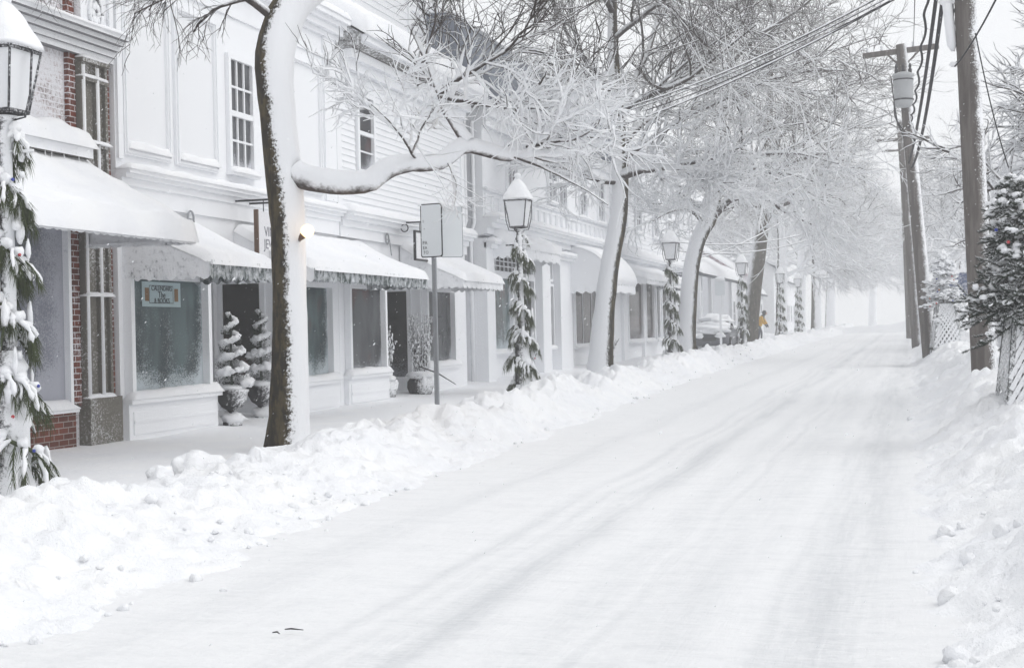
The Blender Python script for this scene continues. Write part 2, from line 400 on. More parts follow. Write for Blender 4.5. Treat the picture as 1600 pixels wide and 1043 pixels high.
# ploughed ridge closing the far end of the street
mb = MB()
for j in range(14):
    for i in range(50):
        x = -8+16*i/49; y = 118+12*j/13; e = math.sin(math.pi*j/13)
        mb.v.append((x, y, gz(y)-.05+e*(.45+.5*sm((x+6)/9))*(1+.4*mn.noise(Vector((x*.8,y*.5,1))))))
mb.f = [(j*50+i, j*50+i+1, (j+1)*50+i+1, (j+1)*50+i) for j in range(13) for i in range(49)]
tag(ob('snow_ridge', mb, M['bank'], smooth=True), kind='structure')

# ------------------------------------------------------------------ facade helpers
X0 = -10.6
def clap(mb, y0, y1, z0, z1, x, step=.125):
    z = z0
    while z < z1-1e-4:
        t = min(z+step, z1)
        mb.quad((x+.030,y0,z),(x+.030,y1,z),(x+.006,y1,t),(x+.006,y0,t))
        mb.quad((x,y0,z),(x,y1,z),(x+.030,y1,z),(x+.030,y0,z))
        mb.add([(x,y0,z),(x+.030,y0,z),(x+.006,y0,t),(x,y0,t)], [(0,1,2,3)])
        z = t
def frame_ring(mb, x0, x1, y0, y1, z0, z1, w):
    mb.box(x0,x1,y0,y0+w,z0,z1); mb.box(x0,x1,y1-w,y1,z0,z1)
    mb.box(x0,x1,y0+w,y1-w,z1-w,z1); mb.box(x0,x1,y0+w,y1-w,z0,z0+w)
def window(b, y0, y1, z0, z1, pane, x=X0, w=.09, proud=.07, nx=1, nz=1, meet=False, sill=True, fr='paint', snow=.06, mw=.022, name='window'):
    mb = MB(); frame_ring(mb, x+.002, x+proud, y0-w, y1+w, z0-w, z1+w, w-.004)
    for i in range(1, nx): yy = y0+(y1-y0)*i/nx; mb.box(x+.013, x+.042, yy-mw/2, yy+mw/2, z0-.002, z1+.002)
    for j in range(1, nz):
        zz = z0+(z1-z0)*j/nz; h = mw/2 if not (meet and j*2 == nz) else mw*1.3
        mb.box(x+.013, x+.045+(h>mw)*.02, y0-.002, y1+.002, zz-h, zz+h)
    o = ob(name, mb, M[fr], b)
    p = MB(); p.box(x+.001, x+.012, y0-.003, y1+.003, z0-.003, z1+.003); ob('pane', p, M[pane], o)
    if sill:
        s = MB(); s.box(x+.003, x+proud+.06, y0-w-.03, y1+w+.03, z0-w-.05, z0-w+.001); ob('sill', s, M[fr], o)
        if snow:
            s = MB(); s.snow((x+.01,y0-w,z0-w+.002),(x+.01,y1+w,z0-w+.002),(x+proud+.055,y1+w,z0-w+.002),(x+proud+.055,y0-w,z0-w+.002), snow+.03, .06, 16, 6); ob('snow_cap', s, M['snow'], o, True)
    return o
def ledge(b, y0, y1, z, depth, prof, mat='paint', snow=.10, x=X0, name='cornice', seed=0.):
    """stepped moulding: prof = [(projection, height), ...] from the top down"""
    mb = MB(); zt = z
    for pr, h in prof: mb.box(x+.001, x+pr, y0, y1, zt-h+.0005, zt); zt -= h
    o = ob(name, mb, M[mat], b)
    if snow:
        s = MB(); n = int(8+6*(y1-y0)); d = prof[0][0]
        s.snow((x+.005,y0,z+.002),(x+.005,y1,z+.002),(x+d+.01,y1,z+.002),(x+d+.01,y0,z+.002), snow, min(.16,d*.55), min(n,90), 8, .3, .02, 1.8, (0.12,0,1), seed)
        ob('snow_cap', s, M['snow'], o, True)
    return o
def awning(b, y0, y1, zw, xf, zf, val, x=X0, fab='awning', valm='stripe', t=.13, dome=False, scal=.16, seed=0., inset=0., bare=0.):
    K = 12
    prof = []
    for i in range(K+1):
        u = i/K
        if dome: prof.append((x+(xf-x)*math.sin(u*math.pi/2), zf+(zw-zf)*math.cos(u*math.pi/2)))
        else: prof.append((x+(xf-x)*u, zw+(zf-zw)*u-.05*math.sin(math.pi*u)))
    mb = MB(); n = K+1
    nY = 10
    for j in range(nY+1):
        for (px, pz) in prof: mb.v.append((px, y0+(y1-y0)*j/nY, pz))
    mb.f = [(j*n+i, j*n+i+1, (j+1)*n+i+1, (j+1)*n+i) for j in range(nY) for i in range(K)]
    for yy in (y0, y1):
        mb.add([(px,yy,pz) for px,pz in prof]+[(x,yy,zf)], [tuple(range(n))+(n,)])
    # ribs of the folding frame under the cloth
    for yy in (y0+.05, (y0+y1)/2, y1-.05): mb.beam((x+.03,yy,zf-.02),(xf-.03,yy,zf-.02),.025)
    o = ob('awning', mb, M[fab], b)
    # scalloped valance round the three free edges
    vb = MB()
    def strip(a, c):
        a, c = Vector(a), Vector(c); L = (c-a).length; m = max(6, int(L/.045)); out = []
        for i in range(m+1):
            p = a.lerp(c, i/m); s = abs(math.sin(math.pi*(i/m)*round(L/scal)))
            dz = val*(.72+.28*s)
            off = Vector((.012*math.sin(i*.9), .012*math.sin(i*.7), 0))
            vb.v += [tuple(p), tuple(p+Vector((0,0,-dz))+off)]
            out.append(len(vb.v)-2)
        vb.f.extend((q, q+2, q+3, q+1) for q in out[:-1])
    strip((x,y0,zf),(xf,y0,zf)); ob('side_valance', vb, M[fab], o); vb = MB()
    strip((xf,y0,zf),(xf,y1,zf)); strip((xf,y1,zf),(x,y1,zf)); ob('valance', vb, M[valm], o)
    s = MB(); N = 30; Mv = 14; nn = max(24, int((y1-y0)*11))
    # blanket of snow following the slope
    top = []
    for j in range(nn+1):
        v = j/nn; yy = y0-.02+(y1-y0+.04)*v
        for i in range(Mv+1):
            u = i/Mv*(1.03)
            if dome: px = x+(xf-x)*math.sin(min(u,1)*math.pi/2); pz = zf+(zw-zf)*math.cos(min(u,1)*math.pi/2); nv = Vector((math.sin(min(u,1)*math.pi/2)*.8,0,math.cos(min(u,1)*math.pi/2)+.2)).normalized()
            else:
                px = x+(xf-x)*u; pz = zw+(zf-zw)*u-.05*math.sin(math.pi*min(u,1)); nv = Vector((zw-zf,0,xf-x)).normalized()
            L = math.hypot(xf-x, zw-zf)
            e = min((1.03-u)*L, v*(y1-y0), (1-v)*(y1-y0)); kk = min(1, e/.16); h = math.sqrt(max(0,1-(1-kk)**2))
            nz = mn.noise(Vector((px*1.7+seed, yy*1.7, 3.)))
            n2 = mn.noise(Vector((px*6+seed, yy*6, 3.)))
            top.append(Vector((px,yy,pz))+nv*(t*h*(1+.35*nz+.10*n2)+.006)+Vector((.02*(1-kk)*nz if u>.5 else 0,0,-.02*(1-kk) if u>.9 else 0)))
    W = Mv+1
    s.v = [tuple(p) for p in top]; s.f = [(j*W+i, j*W+i+1, (j+1)*W+i+1, (j+1)*W+i) for j in range(nn) for i in range(Mv)]
    ob('snow_cover', s, M['snow'], o, True)
    # icicles and ragged snow along the lip
    ic = MB(); q = random.Random(int(seed*10)+5)
    for i in range(int((y1-y0)*7)):
        yy = y0+q.random()*(y1-y0); ln = .03+.10*q.random()**3
        ic.tube([(xf+.02,yy,zf+.03),(xf+.02,yy,zf-ln)], [.014,.002], 5)
    ob('icicles', ic, M['snow'], o, True)
    return o

# ================================================================== BRICK BUILDING (nearest)
A = empty('brick_building', (0,0,0), 'frost covered red brick building with stone pilaster, nearest the camera on the shop side', 'building', 'shops along the sidewalk')
mb = MB()
mb.box(-18, X0-.12, 8.5, 17.43, -.4, 8.6)                 # main mass
ob('wall', mb, M['brick'], A)
mb = MB(); mb.box(X0-.119, X0-.03, 8.6, 16.40, -.3, .55); ob('knee_wall', mb, M['brickbare'], A)
mb = MB(); mb.box(X0-.119, X0-.06, 16.43, 16.60, .57, 8.3); mb.box(X0-.119, X0-.06, 17.26, 17.42, .57, 8.3); ob('brick_strip', mb, m_brick('streaked_brick', .50), A)
# stone pilaster with two sunk strips
mb = MB(); mb.box(X0-.119, X0+.06, 16.61, 17.40, -.3, .66)
for ya, yb in ((16.61,16.70),(16.955,17.03),(17.19,17.25)): mb.box(X0-.119, X0+.02, ya, yb, .66, 5.14)
mb.box(X0-.119, X0-.03, 16.70, 16.955, .66, 5.14); mb.box(X0-.119, X0-.03, 17.03, 17.19, .66, 5.14)
for z in (4.02, 4.90): mb.box(X0-.119, X0+.035, 16.605, 17.255, z, z+.05)
mb.box(X0-.119, X0+.06, 16.60, 17.27, 5.14, 5.20)
ob('pilaster', mb, M['stone'], A)
mb = MB()
for zz in (.67, 2.03, 4.075, 4.955, 5.205):
    for ya, yb in ((16.62,16.95),(16.96,17.24)): mb.snow((X0-.028,ya,zz),(X0-.028,yb,zz),(X0+.035,yb,zz),(X0+.035,ya,zz), .05, .04, 8, 4)
for ya in (16.655, 16.99):
    mb.tube([(X0+.022,ya,.7),(X0+.024,ya+.01,3.2),(X0+.022,ya,5.1)], [.03,.022,.03], 6)
ob('snow_ribs', mb, M['snow'], A, True)
ledge(A, 8.6, 17.43, 5.58, .42, [(.40,.06),(.32,.06),(.24,.07),(.17,.08),(.13,.08)], 'stone2', .07, X0-.12, 'cornice')
mb = MB(); mb.box(X0-.119, X0-.02, 16.62, 17.42, 5.585, 8.5)
for ya, yb in ((16.62,16.74),(17.32,17.42)): mb.box(X0-.02, X0+.03, ya, yb, 5.585, 8.5)
ob('parapet_panel', mb, M['stone2'], A)
mb = MB()
ring = [(X0-.005, 17.04+.15*math.cos(a), 5.85+.23*math.sin(a)) for a in [2*math.pi*i/28 for i in range(29)]]
mb.tube(ring, .03, 8)
for i in range(8):
    a = 2*math.pi*i/8; mb.blob((X0-.01, 17.04+.07*math.cos(a), 5.85+.11*math.sin(a)), (.03,.05,.07), .1, 1, 8, i)
ob('oval_medallion', mb, M['stone2'], A, True)
# hood above the awning
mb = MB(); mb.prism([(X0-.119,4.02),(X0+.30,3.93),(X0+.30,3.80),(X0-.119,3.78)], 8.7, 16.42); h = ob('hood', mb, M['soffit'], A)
mb = MB(); mb.snow((X0-.10,8.7,4.02),(X0-.10,16.45,4.02),(X0+.33,16.45,3.94),(X0+.33,8.7,3.94), .26, .22, 60, 10, .2, .03); ob('snow_cap', mb, M['snow'], h, True)
mb = MB()
for i in range(40): yy = 12+4.3*random.random(); mb.tube([(X0+.27,yy,3.80),(X0+.27,yy,3.74-.09*random.random())], [.010,.002], 5)
ob('icicles', mb, M['snow'], h, True)
window(A, 12.3, 16.28, .62, 2.95, 'pane_frost', X0-.118, .07, .10, 1, 1, fr='paint2', snow=.10)
mb = MB(); mb.box(X0-.119, X0+.02, 8.7, 16.40, .551, .60); ob('water_table', mb, M['green'], A)
awning(A, 9.4, 16.75, 3.70, -9.03, 2.72, .07, X0-.12, 'awning', 'awning', .24, seed=2.)

# ================================================================== WHITE SHOP
B = empty('white_shop', (0,0,0), 'white two storey panelled shop beside the brick building, two frosted awnings over recessed entry', 'building', 'shops along the sidewalk')
Y0, Y1 = 17.45, 25.25
mb = MB()
mb.box(-18, X0, Y0, Y1, 2.62, 7.35)                        # upper storey
mb.box(-18, X0-1.25, Y0, Y1, -.3, 2.62)                    # back of the entries
mb.box(X0-1.25, X0, Y0, 20.12, -.3, 2.619)                 # shopfront piers
mb.box(X0-1.25, X0, 22.75, Y1, -.3, 2.619)
ob('wall', mb, M['paint'], B)
def raised(mb, y0, y1, z0, z1, w=.09, x=X0, d=.05):
    frame_ring(mb, x+.001, x+d, y0, y1, z0, z1, w); frame_ring(mb, x+.001, x+d+.025, y0+w*.35, y1-w*.35, z0+w*.35, z1-w*.35, w*.35)
for ya, yb in ((17.62,18.93),(19.08,20.42),(23.15,24.55)):
    mb = MB(); pm = MB(); sn = MB(); raised(mb, ya, yb, 4.02, 6.42); pm.box(X0+.001, X0+.008, ya+.09, yb-.09, 4.11, 6.33)
    sn.snow((X0+.01,ya+.09,4.112),(X0+.01,yb-.09,4.112),(X0+.075,yb-.09,4.112),(X0+.075,ya+.09,4.112), .12, .05, 20, 5, .3)
    pn_ = ob('panel', pm, M['panel'], B); ob('panel_moulding', mb, M['paint'], pn_); ob('snow_cap', sn, M['snow'], pn_, True)
mb = MB(); mb.box(X0+.001, X0+.045, Y0+.02, 17.60, 3.95, 7.3); ob('corner_board', mb, M['paint'], B); mb = MB(); mb.box(X0+.001, X0+.045, 24.7, 25.22, 3.95, 7.3)
ob('corner_board', mb, M['paint'], B); mb = MB(); mb.box(X0+.001, X0+.04, 17.62, 24.68, 6.62, 6.70); ob('moulding', mb, M['paint'], B)
ledge(B, Y0, Y1+.1, 7.42, .35, [(.34,.10),(.26,.08),(.18,.12),(.08,.10)], 'paint', .16, X0, 'cornice', 4.)
ledge(B, Y0, Y1, 3.80, .2, [(.22,.06),(.16,.06),(.09,.10),(.05,.26)], 'paint', .10, X0, 'string_course', 9.)
window(B, 20.86, 21.62, 4.18, 5.92, 'pane_up_dark', nx=3, nz=4, meet=True, mw=.035, snow=.07)
# shopfront one
def end_glass(b, y, xa, xb, z0, z1, pane):
    """glazed return wall of a recessed entry, facing down the street"""
    mb = MB(); w = .10
    mb.box(xa-w,xa,y-.05,y-.001,z0-w,z1+w); mb.box(xb,xb+w,y-.05,y-.001,z0-w,z1+w); mb.box(xa,xb,y-.05,y-.001,z1,z1+w); mb.box(xa,xb,y-.05,y-.001,z0-w,z0)
    o = ob('window', mb, M['paint2'], b); p = MB(); p.box(xa-.003,xb+.003,y-.015,y-.002,z0-.003,z1+.003); ob('pane', p, M[pane], o)
def shopfront(b, y0, y1, z0, z1, pane, ya, yb):
    mb = MB(); mb.box(X0+.001, X0+.10, ya, yb, -.2, z0-.13)
    mb.box(X0+.10, X0+.118, ya+.10, yb-.10, .10, z0-.24); mb.box(X0+.118, X0+.13, ya+.10, yb-.10, .26, .30)
    mb.box(X0+.001, X0+.17, ya-.03, yb+.03, z0-.129, z0-.06)
    blk = ob('bulkhead', mb, M['paint2'], b)
    s = MB(); s.snow((X0+.02,ya,z0-.058),(X0+.02,yb,z0-.058),(X0+.175,yb,z0-.058),(X0+.175,ya,z0-.058), .13, .10, 26, 7, .25, .02, 2.5, (0,0,1), ya); ob('snow_cap', s, M['snow'], blk, True)
    return window(b, y0, y1, z0, z1, pane, X0, .10, .13, sill=False)
shopfront(B, 17.66, 19.80, .66, 2.28, 'pane_teal', 17.50, 20.10)
shopfront(B, 23.0, 24.66, .66, 2.30, 'pane_teal', 22.80, 24.95)
# entry door between them
mb = MB(); frame_ring(mb, X0-1.249, X0-1.16, 20.5, 22.55, 0, 2.5, .12); d = ob('door', mb, M['paint2'], B)
mb = MB(); mb.box(X0-1.248, X0-1.22, 20.62, 22.43, .12, 2.38); ob('door_glass', mb, M['pane_dark'], d)
mb = MB(); mb.blob((X0-1.13,20.78,1.02), (.035,.035,.035), 0, 1, 10); mb.box(X0-1.16,X0-1.15,20.75,20.81,.9,1.14); ob('handle', mb, M['brass'], d)
end_glass(B, 22.75, X0-1.14, X0-.42, .45, 2.36, 'pane_black')
awning(B, 17.55, 19.55, 3.12, -9.25, 2.47, .24, seed=3.); awning(B, 20.95, 26.4, 3.14, -9.2, 2.50, .22, seed=4.)
for px, py in ((298,341),(605,373)):
    c = onx(px, py, X0+.1); mb = MB(); mb.tube([c+Vector((0,.09*math.cos(a),.11*math.sin(a))) for a in [i*.42 for i in range(16)]], .016, 6); mb.tube([c+Vector((-.1,0,.0)),c+Vector((.05,0,-.02)),c+Vector((.08,.02,-.35))], .013, 6); ob('awning_pulley', mb, M['galv'], B)
# sheet of green paper sign in the first window
S = empty('window_card', (X0+.02, 18.2, 2.0), 'pale blue paper notice taped inside the first shop window', 'notice')
pa, pb = onx(221,441,X0+.02), onx(282,478,X0+.02)
yc, zc_, w_, h_ = (pa.y+pb.y)/2-S.location.y, (pa.z+pb.z)/2-S.location.z, pb.y-pa.y, .36
mb = MB(); mb.box(0, .004, yc-w_/2, yc+w_/2, zc_-h_/2, zc_+h_/2); ob('paper', mb, M['card'], S)
mb = MB(); frame_ring(mb, .0045, .006, yc-w_*.32, yc+w_*.30, zc_-h_*.36, zc_+h_*.36, .008)
ob('border_line', mb, M['ink'], S)
mb = MB()
for s_ in (-1,1): mb.box(.0065,.0075, yc+s_*w_*.38-.055, yc+s_*w_*.38+.055, zc_-.10, zc_+.09)
ob('drawing', mb, m_plain('tan_print', (.22,.13,.06)), S)
RT = Matrix(((0,0,1,0),(1,0,0,0),(0,1,0,0),(0,0,0,1)))
for body, size, dz in (('CALENDARS',.105,.085),('The',.13,-.01),('& BOOKS',.105,-.095)):
    text_obj('lettering', body, size, M['ink'], S, Matrix.Translation((.0085,yc,zc_+dz)) @ RT, .001)

# ================================================================== CLAPBOARD SHOP
Cc = empty('clapboard_shop', (0,0,0), 'white clapboard shop with snow laden eave and planters beside its recessed door', 'building', 'shops along the sidewalk')
Y0, Y1 = 25.26, 33.25
mb = MB(); mb.box(-18, X0-.03, Y0, Y1, 2.62, 6.95); mb.box(-18, X0-1.3, Y0, Y1, -.3, 2.619)
mb.box(X0-1.3, X0, Y0, 27.65, -.3, 2.618); mb.box(X0-1.3, X0, 29.95, Y1, -.3, 2.618)
mb.box(-17, -12.0, 29.8, 35.0, 6.95, 11.5)
ob('wall', mb, M['paint'], Cc)
mb = MB()
clap(mb, 25.5, 26.30, 3.8, 6.75, X0-.03); clap(mb, 27.32, Y1-.2, 3.8, 6.75, X0-.03); clap(mb, 26.30, 27.32, 3.8, 4.60, X0-.03); clap(mb, 26.30, 27.32, 6.31, 6.75, X0-.03)
clap(mb, 29.82, 34.5, 7.1, 11.4, -12.0, .16)
ob('clapboard', mb, M['clap'], Cc)
mb = MB(); mb.box(X0-.029, X0+.03, Y0+.02, 25.5, 3.8, 6.9); ob('corner_board', mb, M['paint'], Cc); mb = MB(); mb.box(X0-.029, X0+.03, Y1-.2, Y1, 3.8, 6.9); mb.box(-11.999, -11.93, 34.5, 35.0, 7, 11.5); mb.box(-11.999,-11.93,33.3,33.5,7.2,11.4)
ob('corner_board', mb, M['paint'], Cc)
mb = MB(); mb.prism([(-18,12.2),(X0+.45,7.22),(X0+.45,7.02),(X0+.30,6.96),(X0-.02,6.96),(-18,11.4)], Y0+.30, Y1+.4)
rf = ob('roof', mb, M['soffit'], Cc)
mb = MB(); mb.box(X0+.46, X0+.56, Y0+.32, Y1+.4, 7.06, 7.20); mb.box(X0+.001, X0+.25, Y0+.32, Y1, 6.78, 6.955); mb.box(X0+.001, X0+.12, Y0+.32, Y1, 6.60, 6.78)
ob('gutter', mb, M['paint2'], rf)
mb = MB(); mb.snow((X0+.58,Y0+.25,7.20),(X0+.58,Y1+.4,7.20),(-18,Y1+.4,12.26),(-18,Y0+.25,12.26), .34, .25, 60, 24, .25, .05, 1.2, (.5,0,.85)); ob('snow_cap', mb, M['snow'], rf, True)
mb = MB(); mb.snow((-11.6,29.5,11.5),(-11.6,35.3,11.5),(-17.2,35.3,11.9),(-17.2,29.5,11.9), .4, .3, 40, 12); ob('snow_cap', mb, M['snow'], Cc, True)
window(Cc, 26.43, 27.19, 4.72, 6.18, 'pane_up_dark', X0-.03, .10, .08, 1, 4, True, mw=.03)
ledge(Cc, Y0+.02, Y1, 3.78, .3, [(.34,.07),(.24,.08),(.12,.12),(.06,.2)], 'paint', .16, X0, 'string_course', 5.)
shopfront(Cc, 25.62, 27.42, .70, 2.32, 'pane_grey', 25.45, 27.62)
shopfront(Cc, 30.15, 32.0, .72, 2.35, 'pane_grey', 29.98, 32.3)
mb = MB(); frame_ring(mb, X0-1.299, X0-1.2, 27.9, 29.7, .05, 2.5, .13); d = ob('door', mb, M['paint2'], Cc)
mb = MB(); mb.box(X0-1.298, X0-1.26, 28.02, 29.58, .17, 2.38); ob('door_glass', mb, M['pane_dark'], d)
mb = MB(); mb.box(X0-1.2, X0-1.18, 28.06, 28.10, .95, 1.2); mb.blob((X0-1.15,28.08,1.05), (.03,.03,.03), 0, 1, 10); ob('handle', mb, M['brass'], d)
end_glass(Cc, 29.95, X0-1.18, X0-.32, .45, 2.36, 'pane_black')
awning(Cc, 28.7, 31.75, 3.28, -9.2, 2.55, .20, seed=7., valm='awning')

# ================================================================== BUILDING WITH THE BLUE-GREY ROOF
D = empty('corner_store', (0,0,0), 'pale store with blue grey mansard roof, panelled frieze and dome awning', 'building', 'shops along the sidewalk')
Y0, Y1 = 34.9, 50.6; g = gz(42)
mb = MB(); mb.box(-20, X0, Y0, Y1, 3.9, 7.6); mb.box(-20, X0-.25, Y0, Y1, -.3, 3.899); ob('wall', mb, M['paint'], D)
mb = MB(); mb.prism([(-20,9.6),(-11.35,9.6),(X0+.50,7.60),(X0+.55,7.42),(X0,7.30),(-20,7.30)], Y0-.3, Y1+.2); rf = ob('roof', mb, M['roofblue'], D)
mb = MB(); mb.snow((-11.25,Y0-.3,9.61),(-11.25,Y1+.2,9.61),(-20,Y1+.2,9.9),(-20,Y0-.3,9.9), .35, .25, 50, 12); ob('snow_cap', mb, M['snow'], rf, True)
mb = MB(); mb.box(X0+.001, X0+.22, Y0, Y1, 6.95, 7.29); mb.box(X0+.001,X0+.12,Y0,Y1,6.7,6.949); ob('eave_board', mb, M['paint2'], D)
for yy, zz0, zz1 in ((37.1,5.35,6.5),(41.6,5.35,6.5),(42.9,5.2,6.9),(45.8,5.2,6.7),(48.6,5.2,6.7)):
    window(D, yy, yy+.95, zz0, zz1, 'pane_up', nx=2, nz=2, meet=True, mw=.04, snow=.06)
mb = MB()
for i in range(22): ya = Y0+.1+i*.69; frame_ring(mb, X0+.001, X0+.05, ya, ya+.62, 4.45, 4.98, .06)
ob('frieze_panel', mb, M['paint'], D)
ledge(D, Y0, Y1, 5.10, .1, [(.10,.05)], 'paint', .05, X0, 'string_course', 1.)
ledge(D, Y0, Y1, 4.36, .45, [(.45,.07),(.36,.08),(.24,.12),(.10,.16)], 'paint2', .14, X0, 'cornice', 2.)
mb = MB()
for ya, yb in ((34.9,35.62),(40.55,41.5),(42.75,44.3),(50.0,50.6)):
    mb = MB(); mb.box(X0-.249, X0+.06, ya, yb, -.3, 3.82); ob('pilaster', mb, M['paint'], D)
ledge(D, 34.9, 44.3, 3.72, .3, [(.30,.06),(.2,.10)], 'paint2', .12, X0, 'fascia', 3.)
xs = X0-.25
window(D, 35.85, 38.0, .95, 2.85, 'pane_teal', xs, .12, .12); window(D, 38.3, 40.3, .95, 2.85, 'pane_grey', xs, .12, .12); window(D, 35.85, 40.3, 3.05, 3.60, 'pane_dark', xs, .08, .10, nx=11, nz=4, sill=False, mw=.03)
window(D, 41.65, 42.6, .95, 2.75, 'pane_dark', xs, .08, .12, nx=1, nz=3); window(D, 41.65, 42.6, 2.98, 3.60, 'pane_up_dark', xs, .08, .10, nx=3, nz=4, sill=False)
window(D, 44.45, 45.2, .25, 2.9, 'pane_dark', xs, .08, .12, nx=1, nz=2, sill=False, name='door'); window(D, 45.6, 49.7, .95, 2.95, 'pane_brown', xs, .12, .12, nx=3)
awning(D, 35.5, 40.4, 4.0, -9.95, 3.62, .32, X0, 'awnwhite', 'awnwhite', .22, scal=.22, seed=8.)
awning(D, 44.1, 48.0, 4.05, -9.2, 2.85, .30, X0, 'awnwhite', 'awnwhite', .10, dome=True, scal=.26, seed=9.)
# narrow dark set-back bay with downpipes between the two shops
G = empty('alley_bay', (0,0,0), 'dark set back bay with white downpipes between clapboard shop and corner store', 'alley bay')
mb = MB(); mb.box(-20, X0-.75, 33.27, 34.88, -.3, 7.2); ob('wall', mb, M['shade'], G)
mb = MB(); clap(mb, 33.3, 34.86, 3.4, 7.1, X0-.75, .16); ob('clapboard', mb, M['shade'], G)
mb = MB(); mb.box(X0-.749, X0-.5, 33.28, 33.7, -.2, 3.3); mb.box(X0-.749,X0-.6,34.2,34.8,.1,2.6); ob('side_door', mb, M['fence'], G)
for yy, r in ((33.95,.075),(34.7,.055)):
    mb = MB(); mb.tube([(X0-.3,yy,.05),(X0-.3,yy,3.9),(X0-.2,yy,4.2),(X0-.2,yy,6.8)], r, 10); ob('downpipe', mb, M['paint2'], G, True)

# ================================================================== further shops, fading with distance
E_ = empty('gallery_shop', (0,0,0), 'white clapboard shop with tall brown windows and sagging dark trimmed awning', 'building', 'shops along the sidewalk')
Y0, Y1 = 50.62, 66.
mb = MB(); mb.box(-19, X0-.03, Y0, Y1, -.3, 8.4); ob('wall', mb, M['paint'], E_)
mb = MB(); clap(mb, Y0+.2, Y1, 4.3, 8.2, X0-.03, .17); clap(mb, Y0+.2, 52.4, .2, 3.2, X0-.03, .17); ob('clapboard', mb, M['clap'], E_)
ledge(E_, Y0, Y1, 4.15, .4, [(.5,.08),(.34,.1),(.15,.14)], 'paint2', .30, X0, 'cornice', 4.); ledge(E_, Y0, Y1, 8.5, .4, [(.4,.1),(.2,.2)], 'paint2', .25, X0, 'eave', 6.)
for yy in (52.6, 55.6, 59.5, 63.): window(E_, yy, yy+1., 5.3, 7.2, 'pane_up', X0, .12, .08, nx=2, nz=4, meet=True, mw=.04)
for q_ in ((52.4,53.2),(56.6,56.95),(65.,Y1)): mb = MB(); mb.box(X0-.029, X0+.10, *q_, .1, 3.75); ob('pilaster', mb, M['paint'], E_)
for ya, yb, pn in ((53.5,56.4,'pane_brown'),(57.2,58.9,'pane_brown'),(59.6,60.3,'pane_grey'),(61.0,64.6,'pane_grey')): window(E_, ya, yb, 1.0, 3.25, pn, X0, .14, .10)
awning(E_, 50.8, 59.5, 3.72, -9.3, 3.2, .22, X0, 'awning', 'navy', .22, seed=11.)
mb = MB(); mb.box(X0+.25, X0+1.35, 60.2, 60.28, 2.95, 3.65); mb.beam((X0,60.24,3.70),(X0+1.4,60.24,3.70),.05)
tag(ob('blade_sign', mb, M['navy']), 'small navy blue hanging sign at the far end of the dark trimmed awning', 'sign')
Fh = empty('porch_house', (0,0,0), 'pale grey house with snow loaded porch roof behind the snowy car', 'house', 'houses further down the street')
g = gz(75)
mb = MB(); mb.box(-20, -12.2, 68.5, 85, g-.4, 8.5); ob('wall', mb, M['clap'], Fh)
mb = MB(); clap(mb, 68.6, 84.9, g+.1, 1.6, -12.2, .17); clap(mb, 68.6, 84.9, 5.3, 8.4, -12.2, .2)
for i in range(3, 44): mb.quad((-19.9+.0,68.46,g+.1+i*.18),(-12.2,68.46,g+.1+i*.18),(-12.2,68.49,g+.27+i*.18),(-19.9,68.49,g+.27+i*.18))
ob('clapboard', mb, M['clap'], Fh)
for yy in (70, 73.4, 76.6, 80): window(Fh, yy, yy+1.5, 1.75, 3.6, 'pane_up_dark', -12.2, .16, .08, nx=2, nz=2, meet=True, mw=.06)
for yy in (70.5, 75, 80): window(Fh, yy, yy+1.2, 5.8, 7.5, 'pane_up', -12.2, .14, .08, nx=2, nz=2, meet=True, mw=.05)
mb = MB(); mb.prism([(-12.2,5.2),(-9.9,4.0),(-9.9,3.85),(-12.2,4.95)], 68.4, 85.2); rf = ob('porch_roof', mb, M['shade'], Fh)
mb = MB(); mb.snow((-9.8,68.3,4.0),(-9.8,85.3,4.0),(-12.25,85.3,5.25),(-12.25,68.3,5.25), .42, .3, 50, 12, .25); ob('snow_cap', mb, M['snow'], rf, True)
mb = MB()
for yy in (68.7, 72.7, 76.8, 81, 84.9): mb = MB(); mb.box(-10.15,-9.97,yy-.09,yy+.09,g,3.9); ob('porch_post', mb, M['paint'], Fh)
mb = MB(); mb.prism([(-20.3,8.4),(-16,11.5),(-11.8,8.4)], 68.2, 85.3); rf = ob('roof', mb, M['shade'], Fh)
mb = MB(); mb.snow((-11.7,68.2,8.45),(-11.7,85.3,8.45),(-16,85.3,11.55),(-16,68.2,11.55), .4, .3, 30, 10); ob('snow_cap', mb, M['snow'], rf, True)
